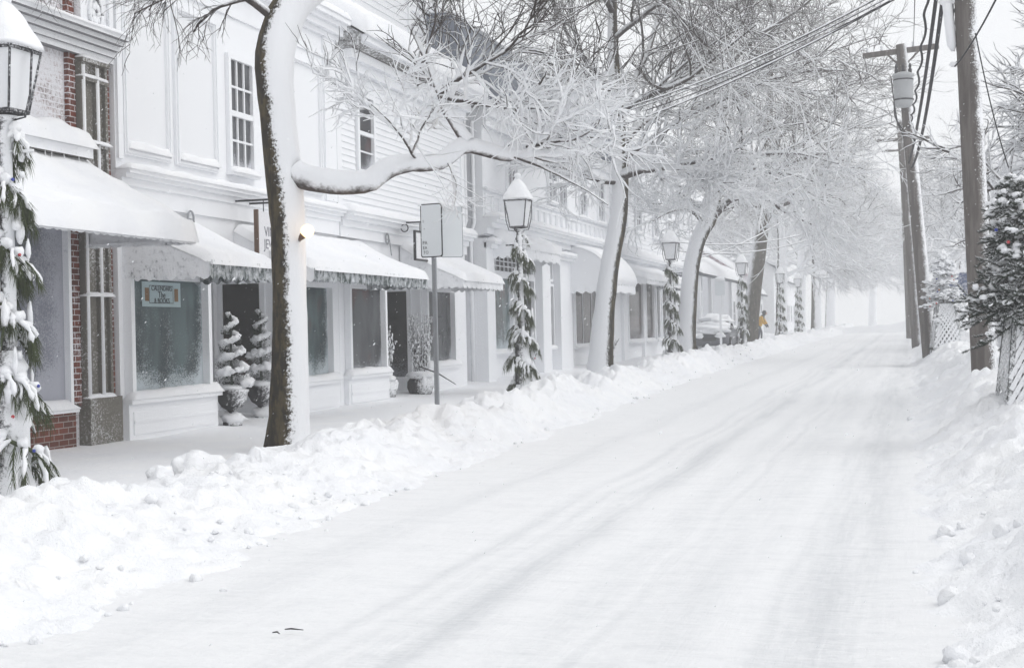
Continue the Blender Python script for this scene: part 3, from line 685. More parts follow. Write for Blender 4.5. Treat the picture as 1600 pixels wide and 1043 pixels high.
def far_house(y0, y1, xf, h, rh, lab, wall='clap', roof='shade', porch=False, side=-1, depth=8, cat='house'):
    g = gz(y0); H_ = empty('house', (0,0,0), lab, cat, 'houses further down the street')
    xb = xf+side*depth
    mb = MB(); mb.box(min(xf,xb), max(xf,xb), y0, y1, g-.4, g+h); ym = (y0+y1)/2
    xs_ = sorted((xf,xb))
    mb.add([(xs_[0]+.02,y0+.02,g+h),(xs_[1]-.02,y0+.02,g+h),((xf+xb)/2,y0+.02,g+h+rh)], [(0,1,2)])
    ob('wall', mb, M[wall], H_)
    mb = MB(); cx = (xf+xb)/2; o_ = .35
    for sx in (-1,1):
        ex = cx+sx*(depth/2+o_); ez = g+h-o_*rh/(depth/2)
        mb.add([(cx,y0-.3,g+h+rh+.05),(cx,y1+.3,g+h+rh+.05),(ex,y1+.3,ez+.05),(ex,y0-.3,ez+.05),(cx,y0-.3,g+h+rh-.12),(cx,y1+.3,g+h+rh-.12),(ex,y1+.3,ez-.12),(ex,y0-.3,ez-.12)],
               [(0,1,2,3),(7,6,5,4),(3,2,6,7),(0,3,7,4),(1,5,6,2)])
    rf = ob('roof', mb, M[roof], H_)
    mb = MB()
    for sx in (-1,1):
        ex = cx+sx*(depth/2+o_); ez = g+h-o_*rh/(depth/2)
        mb.snow((ex,y0-.3,ez+.06),(ex,y1+.3,ez+.06),(cx,y1+.3,g+h+rh+.06),(cx,y0-.3,g+h+rh+.06), .3, .3, 16, 8)
    ob('snow_cap', mb, M['snow'], rf, True)
    fx = xf if side < 0 else xf-.075
    n = max(2, int((y1-y0)/3))
    for i in range(n):
        yy = y0+(i+.5)*(y1-y0)/n-.5
        for zz in ((1.0, 4.0) if h > 5 else (1.0,)):
            m2 = MB(); frame_ring(m2, fx, fx+.075, yy-.1, yy+1.1, g+zz-.1, g+zz+1.6, .1); m2.box(fx+.01,fx+.06,yy+.47,yy+.53,g+zz,g+zz+1.5); m2.box(fx+.01,fx+.065,yy,yy+1,g+zz+.72,g+zz+.78)
            w_o = ob('window', m2, M['paint'], H_); m3 = MB(); m3.box(fx+.03, fx+.04, yy, yy+1, g+zz, g+zz+1.5); ob('pane', m3, M['pane_up_dark'], w_o)
    for xx in (cx-2, cx+1):
        m2 = MB(); frame_ring_y = lambda mb_,a,b_,c,d_,w: (mb_.box(a,a+w,y0-.06,y0-.005,c,d_), mb_.box(b_-w,b_,y0-.06,y0-.005,c,d_), mb_.box(a+w,b_-w,y0-.06,y0-.005,d_-w,d_), mb_.box(a+w,b_-w,y0-.06,y0-.005,c,c+w))
        frame_ring_y(m2, xx, xx+1.2, g+1.0, g+2.7, .1); w_o = ob('window', m2, M['paint'], H_)
        m3 = MB(); m3.box(xx+.1, xx+1.1, y0-.03, y0-.02, g+1.1, g+2.6); ob('pane', m3, M['pane_up_dark'], w_o)
    return H_
far_house(88, 99, -11.0, 4.6, 2.6, 'low cottage with faded pinkish roof beyond the yellow jacket', 'clap', 'pink')
far_house(102, 113, -11.5, 3.4, 2.2, 'small cream cottage half lost in blowing snow, past the pinkish roof', 'cream', 'shade')
far_house(117, 130, -11.0, 5.6, 2.8, 'tall faint white house at the far end of the shop side', 'clap', 'shade')
far_house(134, 150, -12.0, 5.0, 2.6, 'faintest white house, almost whited out where the street ends', 'clap', 'shade')
RH = far_house(58, 74, 3.7, 5.2, 2.4, 'white house behind the utility poles across the street', 'clap', 'shade', side=1, depth=9)
# turret and balcony of the house across the street
mb = MB(); mb.lathe([(.75,0),(.75,1.7),(.95,1.75),(.95,1.85)], 4.6, 60, 12, gz(60)+5.2); ob('turret', mb, M['paint2'], RH)
mb = MB(); mb.lathe([(1.0,0),(.85,.5),(.5,1.2),(.12,1.9),(.02,2.1)], 4.6, 60, 12, gz(60)+7.06); mb.blob((4.6,60,8.2),(.9,.9,.6),.25,2,16,2); ob('turret_snow', mb, M['snow'], RH, True)
mb = MB(); mb.box(2.7,3.69,57.6,64,3.35,3.5); 
for i in range(28): mb.box(2.72,2.76,57.7+i*.22,57.74+i*.22,3.5,4.3)
mb.box(2.70,2.78,57.6,64,4.3,4.38)
for yy in (57.8, 63.8): mb.box(2.75,2.9,yy-.08,yy+.08,gz(60)-.1,3.35)
bl = ob('balcony', mb, M['paint2'], RH); mb = MB(); mb.snow((2.66,57.6,4.385),(2.66,64,4.385),(2.82,64,4.385),(2.82,57.6,4.385),.12,.06,40,5); ob('snow_cap', mb, M['snow'], bl, True)

# ------------------------------------------------------------------ hanging signs, lamp, brackets
pa, pb = onx(401,338,-10.0), onx(432,392,-10.0)
S = empty('hanging_sign', (-10.0, pa.y, 3.0), 'cream hanging sign starting VIN and JEW, half hidden behind the big trunk', 'sign')
L_ = 1.05
mb = MB(); mb.box(-.03,.03,0,L_,-.30,.42); ob('board', mb, M['board'], S)
mb = MB(); mb.box(-.035,.035,-.035,-.001,-.32,.44); mb.box(-.035,.035,L_+.001,L_+.03,-.32,.44); ob('board_edge', mb, M['brass'], S)
mb = MB(); mb.beam((-.6,.3,.62),(.25,.3,.62),.03); mb.tube([(0,.25,.42),(0,.25,.62)],.008,5); mb.tube([(0,.8,.42),(0,.8,.62)],.008,5); mb.beam((-.6,.8,.62),(.25,.8,.62),.03); ob('bracket', mb, M['ironbare'], S)
for body, dz in (('VIN', .10), ('JEW', -.10)): text_obj('lettering', body, .22, M['inkgrey'], S, Matrix.Translation((.032,.38,dz)) @ RT, .003)
for nm, yy in (('light_socket', 0),):
    lp = ony(480,361,16.42)
    S = empty('floodlight', lp, 'glowing warm floodlight at the edge of the big snow plastered trunk', 'lamp')
    mb = MB(); mb.blob((0,0,0),(.085,.085,.085),0,1,20); ob('bulb', mb, M['bulb'], S, True)
    mb = MB(); mb.tube([(-.045,-.02,-.05),(-.075,-.02,-.078),(-.10,.0,-.095),(-.22,.25,-.10)],[.045,.036,.024,.016],12); ob('lamp_holder', mb, M['brass'], S, True)
    li = bpy.data.lights.new('floodlight_glow','POINT'); li.energy = 8; li.color = (1,.66,.34); li.shadow_soft_size = .09
    lo = bpy.data.objects.new('floodlight_glow', li); COL.objects.link(lo); lo.parent = S; lo.location = (.40,.9,-.02)
# brackets with a small framed sign
pa = onx(648,350,-10.0)
S = empty('bracket_sign', (-10.0, pa.y, 3.5), 'small blank white sign in a dark frame hanging from scrolled iron bracket', 'sign')
mb = MB(); mb.box(-.015,.015,.0,.9,-.52,.03); ob('board', mb, M['board'], S)
mb = MB(); frame_ring(mb,-.025,.025,-.04,.94,-.56,.07,.04); ob('frame', mb, M['ironbare'], S)
mb = MB(); mb.beam((-.6,.2,.25),(.4,.2,.25),.03); mb.tube([(-.6,.2,-.25)]+[(-.6+.45*math.sin(a),.2,-.25+.45*(1-math.cos(a))) for a in [i*.16 for i in range(10)]], .014, 6); mb.tube([(-.3+.08*math.cos(a),.2,.14+.08*math.sin(a)) for a in [i*.5 for i in range(14)]],.012,6)
mb.tube([(0,.3,.07),(0,.3,.24)],.008,5); ob('bracket', mb, M['ironbare'], S)

# ------------------------------------------------------------------ parking sign on its post
S = empty('parking_sign', (-7.95, 23.2, 0), 'galvanised post with two snow plastered parking signs set back to back', 'sign')
mb = MB()
for dx in (-.028,.028): mb.beam((dx,0,-.1),(dx,0,3.55),.018,.05,up=(0,1,0))
mb.box(-.028,.028,-.012,.002,-.1,3.55); ob('post', mb, M['galv'], S)
def rounded(w, h, r, n=5):
    out = []
    for cx, cz, a0 in ((w-r,h-r,0),(r,h-r,90),(r,r,180),(w-r,r,270)):
        for i in range(n+1): a = R(a0+90*i/n); out.append((cx+r*math.cos(a), cz+r*math.sin(a)))
    return out
def plate(name, w, h, yaw, off, t, mat, par, r=.045, inset=0.):
    pl = [(x, z) for x, z in rounded(w-2*inset, h-2*inset, r)]; n = len(pl); mb = MB()
    Mx = Matrix.Translation(off) @ Matrix.Rotation(yaw, 4, 'Z')
    vs = [Mx @ Vector((x+inset, -t/2, z+inset)) for x,z in pl]+[Mx @ Vector((x+inset, t/2, z+inset)) for x,z in pl]
    mb.add(vs, [tuple(range(n)), tuple(range(2*n-1,n-1,-1))]+[((i+1)%n, i, i+n, (i+1)%n+n) for i in range(n)])
    return ob(name, mb, mat, par), Mx
p1, Mx = plate('plate', .44, .92, R(-14), (-.21,-.06,2.72), .012, M['signframe'], S)
f1, _ = plate('plate_face', .44, .92, R(-14), (-.21,-.06,2.72), .018, M['signface'], p1, .04, .018)
p2, _ = plate('plate', .40, .90, R(28), (.10,.05,2.72), .012, M['galv'], S)
f2, _ = plate('plate_face', .40, .90, R(28), (.10,.05,2.72), .018, M['signface'], p2, .04, .012)
for body, size, x_, z_ in (('PA', .085, .088, .25), ('EA', .075, .088, .165), ('TO', .075, .105, .085), ('I', .07, .06, .62), ('-', .08, .08, .50)):
    text_obj('lettering', body, size, M['ink'], p1, Mx @ Matrix.Translation((x_,-.0105,z_)) @ Matrix.Rotation(R(90),4,'X'), .001)
mb = MB(); mb.snow((-.20,-.03,3.62),(.22,-.08,3.62),(.24,.0,3.62),(-.18,.03,3.62), .07,.04,14,5); mb.snow((.10,.02,3.60),(.50,.24,3.60),(.48,.30,3.60),(.08,.08,3.60), .06,.04,12,5); ob('snow_cap', mb, M['snow'], S, True)

# ------------------------------------------------------------------ street lamps and their garlands
lamp = empty('street_lamp', (0,0,0))
mb = MB(); mb.lathe([(.21,-.2),(.21,.10),(.19,.14),(.17,.20),(.165,.62),(.19,.66),(.19,.72),(.16,.78),(.15,.98),(.175,1.02),(.175,1.07),(.15,1.10),(.15,1.16),(.17,1.20),(.13,1.27),(.085,1.36)], n=20); ob('base', mb, M['iron'], lamp, True)
mb = MB(); mb.lathe([(.075,1.36),(.068,2.2),(.060,3.30),(.085,3.34),(.06,3.40),(.05,3.48),(.10,3.53),(.12,3.56)], n=14); mb.beam((-.3,0,3.22),(.3,0,3.22),.03); ob('post', mb, M['iron'], lamp, True)
lan = MB(); zb, zt, wb, wt = 3.60, 4.17, .155, .24
cs = [(-1,-1),(1,-1),(1,1),(-1,1)]
for sx, sy in cs: lan.beam((sx*wb,sy*wb,zb),(sx*wt,sy*wt,zt),.020)
for i in range(4):
    a, b_ = cs[i], cs[(i+1)%4]
    lan.beam((a[0]*wb,a[1]*wb,zb),(b_[0]*wb,b_[1]*wb,zb),.03); lan.beam((a[0]*wt,a[1]*wt,zt),(b_[0]*wt,b_[1]*wt,zt),.032)
for sx in (-1,1): lan.tube([(sx*.10,0,3.52),(sx*.22,0,3.54),(sx*.28,0,3.75),(sx*.31,0,4.17)], .011, 6)
lan.box(-wb+.02,wb-.02,-wb+.02,wb-.02,3.575,3.60)
lo = ob('lantern', lan, M['ironfrost'], lamp)
gm = MB()
for i in range(4):
    a, b_ = cs[i], cs[(i+1)%4]; q = .985
    gm.quad((a[0]*wb*q,a[1]*wb*q,zb+.014),(b_[0]*wb*q,b_[1]*wb*q,zb+.014),(b_[0]*wt*q,b_[1]*wt*q,zt-.014),(a[0]*wt*q,a[1]*wt*q,zt-.014))
ob('lantern_glass', gm, M['lampglass'], lo)
def pyramid(mb, w0, z0, w1, z1, n=10, amp=0., push=0.):
    rows = []
    for i in range(n+1):
        t = i/n; w = w0+(w1-w0)*t; z = z0+(z1-z0)*t
        bulge = push*math.sin(math.pi*min(1,t*1.1))
        ringp = []
        for s_ in range(24):
            a = 2*math.pi*(s_+.5)/24; c, s2 = math.cos(a), math.sin(a); m = max(abs(c),abs(s2)); k_ = (1/m)*.75+.25*1.15
            p = Vector((c*k_*(w+bulge), s2*k_*(w+bulge), z)); p *= 1; nn = amp*mn.noise(p*5)
            ringp.append((p.x*(1+nn), p.y*(1+nn), p.z+nn*.1))
        rows.append(ringp)
    n_ = 24; o = len(mb.v); mb.v += [p for r_ in rows for p in r_]
    mb.f += [(o+i*n_+k_, o+i*n_+(k_+1)%n_, o+(i+1)*n_+(k_+1)%n_, o+(i+1)*n_+k_) for i in range(n) for k_ in range(n_)]
    mb.f += [tuple(o+k_ for k_ in range(n_-1,-1,-1)), tuple(o+n*n_+k_ for k_ in range(n_))]
rm = MB(); pyramid(rm, .285, 4.175, .05, 4.52, 6); rm.lathe([(.05,4.52),(.06,4.56),(.03,4.60),(.05,4.65),(.01,4.72)], n=10); ob('lantern_roof', rm, M['ironfrost'], lo)
sm_ = MB(); pyramid(sm_, .29, 4.19, .05, 4.66, 12, .14, .03); sm_.blob((.02,0,4.68),(.07,.07,.09),.2,2,12,1); ob('snow_cap', sm_, M['snow'], lo, True)

gar = empty('pine_garland', (0,0,0))
q = random.Random(21)
nd = MB(); snw = MB(); core = []
def sprig(p, d, L, n, droop):
    """a drooping white-pine sprig"""
    p = Vector(p); d = Vector(d).normalized(); pts = [p]
    for i in range(6): d = (d+Vector((0,0,-droop))).normalized(); p = p+d*L/6; pts.append(p)
    nd.tube(pts, [.006]*6+[.003], 4)
    if q.random() < .55:
        j1 = q.choice((4,5,6,6)); wx = Vector((.012,-.006,.014)); sp_ = [p_+wx+Vector((q.gauss(0,.006),q.gauss(0,.006),0)) for p_ in pts[:j1+1]]
        snw.tube(sp_, [.016]+[q.uniform(.014,.034) for _ in range(j1-1)]+[.004], 7, jit=.35)
    for i in range(n):
        t = q.random(); k_ = min(5, int(t*6)); b_ = pts[k_].lerp(pts[k_+1], t*6-k_); tang = (pts[k_+1]-pts[k_]).normalized()
        rv = Vector((q.uniform(-1,1),q.uniform(-1,1),q.uniform(-1,.6)))
        dv = (tang*1.15+rv*.75+Vector((0,0,-.35))).normalized(); ln = q.uniform(.08,.17)
        sv = dv.cross(Vector((q.uniform(-1,1),q.uniform(-1,1),q.uniform(-1,1)))).normalized()*.0028
        e = b_+dv*ln+Vector((0,0,-.25*ln)); m_ = b_+dv*ln*.5
        nd.add([b_-sv,b_+sv,m_+sv,e,m_-sv],[(0,1,2,4),(4,2,3)])
turns = 5.5
for i in range(150):
    t = i/149; z = 3.42-3.30*t; a = turns*2*math.pi*t; rr = .085+.05*t if z > 1.3 else .17+.04*(1.3-z)
    core.append((rr*math.cos(a), rr*math.sin(a), z))
nd.tube(core, [.022]*150, 6, jit=.5)
for i in range(160):
    t = (i+.5)/160; c = core[int(t*149)]; a = math.atan2(c[1], c[0])+q.uniform(-1.,1.)
    wide = .55+.7*t
    sprig(c, (math.cos(a)*wide, math.sin(a)*wide, q.uniform(-.5,.2)), q.uniform(.10,.30)*(1+.65*t), 62, .34)
ob('needles', nd, M['needle'], gar)
# snow packed into the windward side, hanging in ragged tongues
for i in range(26):
    t = q.random(); c = Vector(core[int(t*149)]); a = q.gauss(-.35, 1.15); rr = c.xy.length+.02+.07*q.random()*(1+t)
    L = q.uniform(.06,.24)*(.7+.7*t); r0 = q.uniform(.018,.045)*(.8+.5*t)
    x, y = rr*math.cos(a), rr*math.sin(a)
    snw.blob((x, y, c.z-L*.3), (r0, r0, L*.62), .45, 2.2, 9, i)
for i in range(40):
    t = i/39; c = Vector(core[int(t*149)]); snw.blob((c.x*1.1+.02, c.y*1.1, c.z+.03), (.06,.06,.055), .35, 2, 9, i+200)
ob('snow_clumps', snw, M['snow'], gar, True)
bm_ = {}
for i, (a, z, c_) in enumerate(((-.3,2.25,'red'),(.2,1.02,'cobalt'),(-.15,.42,'cobalt'),(-.6,2.95,'cobalt'),(.5,1.6,'red'),(-.9,.75,'red'))):
    rr = .17 if z > 1.3 else .27
    b_ = MB(); b_.blob((rr*math.cos(a), rr*math.sin(a), z), .017, 0, 1, 12); ob('bauble', b_, M[c_], gar, True)
LP = [(11.58,-8.2,'nearest'),(29.7,-8.2,''),(49.5,-8.2,''),(70.9,-8.2,''),(91.5,-8.2,''),(106.,-8.2,'')]
LL = ['black street lamp at the near corner by the brick building, lantern roof under thick snow',
      'street lamp standing before the corner store, between parking sign and leaning tree',
      'street lamp touching the dark trimmed awning of the tall window shop',
      'street lamp before the porch house, just left of the bare brown trunk',
      'street lamp in front of the pinkish roofed cottage',
      'faintest street lamp of the row, next to the small cream cottage']
GL = ['snowy pine garland with coloured baubles round the nearest lamp by the brick wall',
      'snowy pine garland wound round the lamp before the corner store',
      'snowy pine garland wound round the lamp at the tall brown windows',
      'snowy pine garland wound round the lamp left of the bare brown trunk',
      'snowy pine garland on the lamp near the pinkish roofed cottage',
      'faintest snowy pine garland, on the farthest lamp of the row']
for i, (y, x, _) in enumerate(LP):
    l_ = lamp if i == 0 else copy_tree(lamp); g_ = gar if i == 0 else copy_tree(gar)
    l_.location = g_.location = (x, y, gz(y)); g_.rotation_euler.z = 0 if i == 0 else 1.3*i
    l_.rotation_euler = (0, R(-.4*(i%2)), 0)
    tag(l_, LL[i], 'street lamp', 'street lamps along the sidewalk'); tag(g_, GL[i], 'garland', 'garlands on the street lamps')

# ------------------------------------------------------------------ topiaries and planters by the shop doors
def urn_topiary(x, y, label, seed, h=1.15):
    T = empty('spiral_topiary', (x,y,gz(y)+.02), label, 'topiary', 'topiaries at the shop entry')
    mb = MB(); mb.lathe([(.15,0),(.15,.05),(.07,.09),(.05,.18),(.08,.24),(.17,.30),(.23,.40),(.25,.52),(.27,.54),(.27,.57),(.22,.57)], n=18); ob('urn', mb, M['urn'], T, True)
    fo = MB(); sn = MB(); q = random.Random(seed); K = 90
    for i in range(K):
        t = i/(K-1); a = t*4.6*2*math.pi; rr = (.17*(1-t)+.04)*(1+.12*math.sin(7*t*6.3)); z = .60+h*t; tr = .12*(1-.6*t)*q.uniform(.9,1.15)
        px, py = rr*math.cos(a), rr*math.sin(a)
        for j in range(34):
            d = Vector((q.gauss(0,1),q.gauss(0,1),q.gauss(0,1))).normalized(); c = Vector((px,py,z))+d*tr*q.uniform(.6,1.05)
            s1 = d.cross(Vector((q.random(),q.random(),q.random()))).normalized()*.010; s2 = d*.022
            fo.add([c-s1, c+s1, c+s2], [(0,1,2)])
        sn.blob((px*1.10+.018, py*1.10-.006, z+tr*.55), (tr*q.uniform(.5,.95),tr*q.uniform(.5,.95),tr*q.uniform(.35,.7)), .5, 2.4, 9, i*.37)
    sn.blob((0,0,.58),(.25,.25,.07),.2,2,14,seed); sn.blob((.0,0,.12),(.20,.20,.10),.3,2,12,seed+1)
    fo.tube([(0,0,.5),(0,0,.60+h)], .02, 6)
    ob('foliage', fo, M['spruce'], T); ob('snow', sn, M['snow'], T, True)
    return T
urn_topiary(-10.42, 20.42, 'spiral clipped evergreen in black urn, beside the first window corner', 1)
urn_topiary(-10.55, 21.75, 'spiral clipped evergreen in black urn, peeking out left of the big trunk', 2, 1.2)
def planter(x, y, label, seed, h=1.3):
    T = empty('twig_planter', (x,y,gz(y)-.02), label, 'planter', 'planters beside the second entry')
    mb = MB(); mb.lathe([(.17,0),(.24,.06),(.29,.20),(.28,.32),(.22,.40),(.25,.43),(.25,.46),(.20,.46)], n=18); ob('pot', mb, M['urn'], T, True)
    tw = MB(); sn = MB(); q = random.Random(seed)
    for i in range(46):
        a = q.uniform(0,6.28); s_ = q.uniform(.03,.22); p = Vector((.08*math.cos(a),.08*math.sin(a),.42)); L = h*q.uniform(.6,1.05); pts = [p]
        for j in range(5): p = p+Vector((math.cos(a)*s_*.22+q.gauss(0,.012), math.sin(a)*s_*.22+q.gauss(0,.012), L/5)); pts.append(p)
        tw.tube(pts, [.006,.005,.005,.004,.003,.002], 4)
        for j in range(1,6):
            for _ in range(3):
                c = pts[j].lerp(pts[j-1], q.random()); sn.blob(c+Vector((q.gauss(0,.012),q.gauss(0,.012),0)), (.014,.014,.035*q.uniform(.5,1.3)), .3, 2, 6, i)
                e = c+Vector((q.gauss(0,.05),q.gauss(0,.05),.05)); tw.tube([c,e],[.003,.001],3)
    sn.blob((0,-.02,.46),(.27,.27,.10),.25,2,16,seed)
    for a in (-.9,.1,1.2,2.4): sn.blob((.25*math.cos(a),.25*math.sin(a),.30),(.06,.06,.13),.3,2,9,a)
    ob('twigs', tw, M['ironbare'], T); ob('snow', sn, M['snow'], T, True)
planter(-10.40, 29.25, 'snow dusted bare twigs in a round pot, beside the second shop door', 4, 1.35)
planter(-10.75, 27.95, 'second pot of bare twigs, mostly behind the white shop corner', 5, 1.1)
T = empty('twig_shrub', (-9.9,46.2,gz(46)), 'small dark potted shrub under the dome awning', 'shrub')
tw = MB(); q = random.Random(9); sn = MB()
for i in range(90):
    a = q.uniform(0,6.28); p = Vector((.15*math.cos(a),.15*math.sin(a),.3)); d = Vector((math.cos(a)*.5,math.sin(a)*.5,1)); L = q.uniform(.4,.9); e = p+d*L*.7
    tw.tube([p,p.lerp(e,.5)+Vector((0,0,.05)),e],[.012,.01,.004],4)
    if i%2: sn.blob(p.lerp(e,.7),(.04,.04,.06),.3,2,7,i)
tw.lathe([(.22,0),(.28,.35),(.25,.36)], n=12); ob('twigs', tw, M['ironbare'], T); ob('snow', sn, M['snow'], T, True)
# long fallen twig poking from the planter
mb = MB(); a, b_ = onx(655,572,-10.2), onx(712,600,-9.6)
mb.tube([a, a.lerp(b_,.5)+Vector((0,0,.05)), b_], [.014,.016,.008], 6); tag(ob('bare_twig', mb, M['ironbare'], None), 'thin dark snowy twig leaning low behind the parking sign post', 'twig')
T = empty('fallen_twig', (0,0,0), 'little dark broken twig lying on the snowy road', 'twig')
mb = MB()
for P in (((445,987),(455,986),(474,988)), ((426,992),(433,991),(437,994))):
    pts = []
    for px, py in P:
        X, Y, u = ray(px, py); t = (-.02-EYE)/u; pts.append((X*t, Y*t, -.005))
    mb.tube(pts, [.003,.0045,.002], 6)
ob('stick', mb, M['ironbare'], T)

# ------------------------------------------------------------------ trees
def resample(pts, K):
    P = np.array([tuple(p) for p in pts], float); d = np.r_[0, np.cumsum(np.linalg.norm(np.diff(P, axis=0), axis=1))]
    # Catmull-Rom for a natural sweep
    out = []
    ts = np.linspace(0, d[-1], K)
    for t in ts:
        i = min(max(np.searchsorted(d, t)-1, 0), len(P)-2); u = (t-d[i])/(d[i+1]-d[i])
        p0 = P[max(i-1,0)]; p1 = P[i]; p2 = P[i+1]; p3 = P[min(i+2,len(P)-1)]
        out.append(.5*((2*p1)+(-p0+p2)*u+(2*p0-5*p1+4*p2-p3)*u*u+(-p0+3*p1-3*p2+p3)*u**3))
    return np.array(out)
class Tree:
    def __init__(s, S, lo=5., hi=8.5, base=.42, top=-.15, seed=1):
        s.S = np.array(S, float); s.S /= np.linalg.norm(s.S); s.lo, s.hi, s.b0, s.b1 = lo, hi, base, top
        s.rng = np.random.default_rng(seed); s.V = []; s.Fa = []; s.C = []; s.n = 0
    def tubes(s, P, Rd, n, bias=None, k=.55, up=.45, rough=0.):
        N, K, _ = P.shape
        T = np.gradient(P, axis=1); T /= np.linalg.norm(T, axis=2, keepdims=True)+1e-9
        ref = np.where(np.abs(T[:, :1, 2:3]) > .9, np.array([[[1.,0,0]]]), np.array([[[0,0,1.]]]))
        A = np.cross(T, np.broadcast_to(ref, T.shape)); A /= np.linalg.norm(A, axis=2, keepdims=True)+1e-9
        B_ = np.cross(T, A)
        ang = np.arange(n)*2*np.pi/n
        nor = A[:, :, None, :]*np.cos(ang)[None, None, :, None]+B_[:, :, None, :]*np.sin(ang)[None, None, :, None]
        if bias is None and n <= 6: Rd = Rd*(1+.75*(1-np.clip((P[:, :, 2]-s.lo)/(s.hi-s.lo), 0, 1)))
        r = Rd[:, :, None, None]*(1+rough*(s.rng.random((N, K, n, 1))-.5))
        V = P[:, :, None, :]+nor*r
        if bias is None:
            z = P[:, :, 2]; t = np.clip((z-s.lo)/(s.hi-s.lo), 0, 1); bias = s.b0+(s.b1-s.b0)*t
            bias = bias[:, :, None]+s.rng.normal(0, .12, (N, 1, 1))
        elif hasattr(bias, '__len__'): bias = np.asarray(bias)[None, :, None]+np.zeros((N, K, 1))
        else: bias = np.full((N, K, 1), bias)
        c = (nor @ s.S)*k+nor[..., 2]*up+bias
        idx = s.n+np.arange(N*K*n).reshape(N, K, n); a = idx[:, :-1, :]; b = idx[:, 1:, :]
        f = np.stack([a, np.roll(a, -1, 2), np.roll(b, -1, 2), b], -1).reshape(-1, 4)
        s.V.append(V.reshape(-1, 3)); s.C.append(c.reshape(-1)); s.Fa.append(f); s.n += N*K*n
    def grow(s, p, d, L, r, K=5, wander=.25, trop=(0,0,.06), tip=.35):
        N = len(p); P = np.zeros((N, K, 3)); P[:, 0] = p; d = d.copy()
        for i in range(1, K):
            d = d+s.rng.normal(0, wander, (N, 3))+np.array(trop); d /= np.linalg.norm(d, axis=1, keepdims=True)
            P[:, i] = P[:, i-1]+d*(L/(K-1))[:, None]
        Rd = r[:, None]*(1+(tip-1)*np.linspace(0, 1, K))[None, :]
        return P, Rd
    def kids(s, P, Rd, L, m, t0=.25, ang=(.5,1.1), ratio=(.4,.75), rr=.55, rmin=.005, flat=0., t1=1.):
        N, K, _ = P.shape; rng = s.rng
        t = t0+(t1-t0)*(np.arange(m)[None, :]+rng.random((N, m)))/m
        f = t*(K-1); i = np.minimum(f.astype(int), K-2); u = (f-i)[..., None]
        n_ = np.arange(N)[:, None]
        p = P[n_, i]*(1-u)+P[n_, i+1]*u; tg = P[n_, i+1]-P[n_, i]; tg /= np.linalg.norm(tg, axis=2, keepdims=True)+1e-9
        q = rng.normal(0, 1, (N, m, 3)); q[..., 2] *= (1-flat); q -= tg*(q*tg).sum(2, keepdims=True); q /= np.linalg.norm(q, axis=2, keepdims=True)+1e-9
        a = rng.uniform(ang[0], ang[1], (N, m, 1)); d = tg*np.cos(a)+q*np.sin(a)
        Lc = L[:, None]*rng.uniform(ratio[0], ratio[1], (N, m))*(1.15-.55*t)
        rc = np.maximum((Rd[n_, i]*(1-u[..., 0])+Rd[n_, i+1]*u[..., 0])*rr, rmin)
        return p.reshape(-1, 3), d.reshape(-1, 3), Lc.reshape(-1), rc.reshape(-1)
    def mesh(s, name, mat, parent, world=False):
        V = np.concatenate(s.V)
        if world: V = V-np.array(parent.location)
        Fa = np.concatenate(s.Fa); C = np.concatenate(s.C)
        me = bpy.data.meshes.new(name); me.vertices.add(len(V)); me.vertices.foreach_set('co', V.astype(np.float32).ravel())
        me.loops.add(Fa.size); me.loops.foreach_set('vertex_index', Fa.astype(np.int32).ravel())
        me.polygons.add(len(Fa)); me.polygons.foreach_set('loop_start', np.arange(0, Fa.size, 4, dtype=np.int32))
        me.polygons.foreach_set('use_smooth', np.ones(len(Fa), bool)); me.update(calc_edges=True)
        at = me.attributes.new('cover', 'FLOAT', 'POINT'); at.data.foreach_set('value', C.astype(np.float32))
        me.materials.append(mat); o = bpy.data.objects.new(name, me); COL.objects.link(o); o.parent = parent
        s.V, s.Fa, s.C, s.n = [], [], [], 0
        return o
    def branch_out(s, P, Rd, L, counts, rmin=.008, snow=1.35, droop=0., drop_twigs=0):
        """counts = children per limb, per branch, per sub-branch"""
        m1, m2, m3 = counts
        p, d, l, r = s.kids(P, Rd, L, m1, .18, (.45,1.0), (.34,.68), .45, rmin*1.8); P1, R1 = s.grow(p, d, l, r, 8, .13, (0,0,.04-droop)); s.tubes(P1, R1*1.1, 6)
        p, d, l, r = s.kids(P1, R1, l, m2, .15, (.4,.95), (.38,.80), .60, rmin*1.2); P2, R2 = s.grow(p, d, l, r, 7, .14, (0,0,.02-droop)); s.tubes(P2, R2*snow, 4)
        p, d, l, r = s.kids(P2, R2, l, m3, .15, (.35,.9), (.45,.90), .70, rmin*.75); l = np.clip(l, .3, 1.5); P3, R3 = s.grow(p, d, l, r, 5, .17, (0,0,.01-droop)); s.tubes(P3, R3*snow, 3)
        if drop_twigs:
            p, d, l, r = s.kids(P3, R3, l, drop_twigs, .3, (.4,.9), (.35,.7), .7, rmin*.55); P4, R4 = s.grow(p, d, np.clip(l,.10,.5), r, 3, .15, (0,0,0)); s.tubes(P4, R4*snow, 3)
def limbs(t, paths, K=14, n=12, bias=None, k=.55, up=.45):
    Ps, Rs = [], []
    for pts, r0, r1 in paths:
        P = resample(pts, K); Ps.append(P); Rs.append(np.linspace(r0, r1, K))
    P = np.array(Ps); Rd = np.array(Rs)
    Rd = Rd*(1+.16*np.array([[mn.noise(Vector((i*7.1, j*11./P.shape[1], .5))) for j in range(P.shape[1])] for i in range(P.shape[0])]))
    P[:, 1:] += np.array([[[mn.noise(Vector((i*3.3, j*9./P.shape[1], c*9.+.5))) for c in range(3)] for j in range(1, P.shape[1])] for i in range(P.shape[0])])*Rd[:, 1:, None]*.5
    t.tubes(P, Rd, n, bias, k, up, rough=.12)
    return P, Rd, np.linalg.norm(np.diff(P, axis=1), axis=2).sum(1)
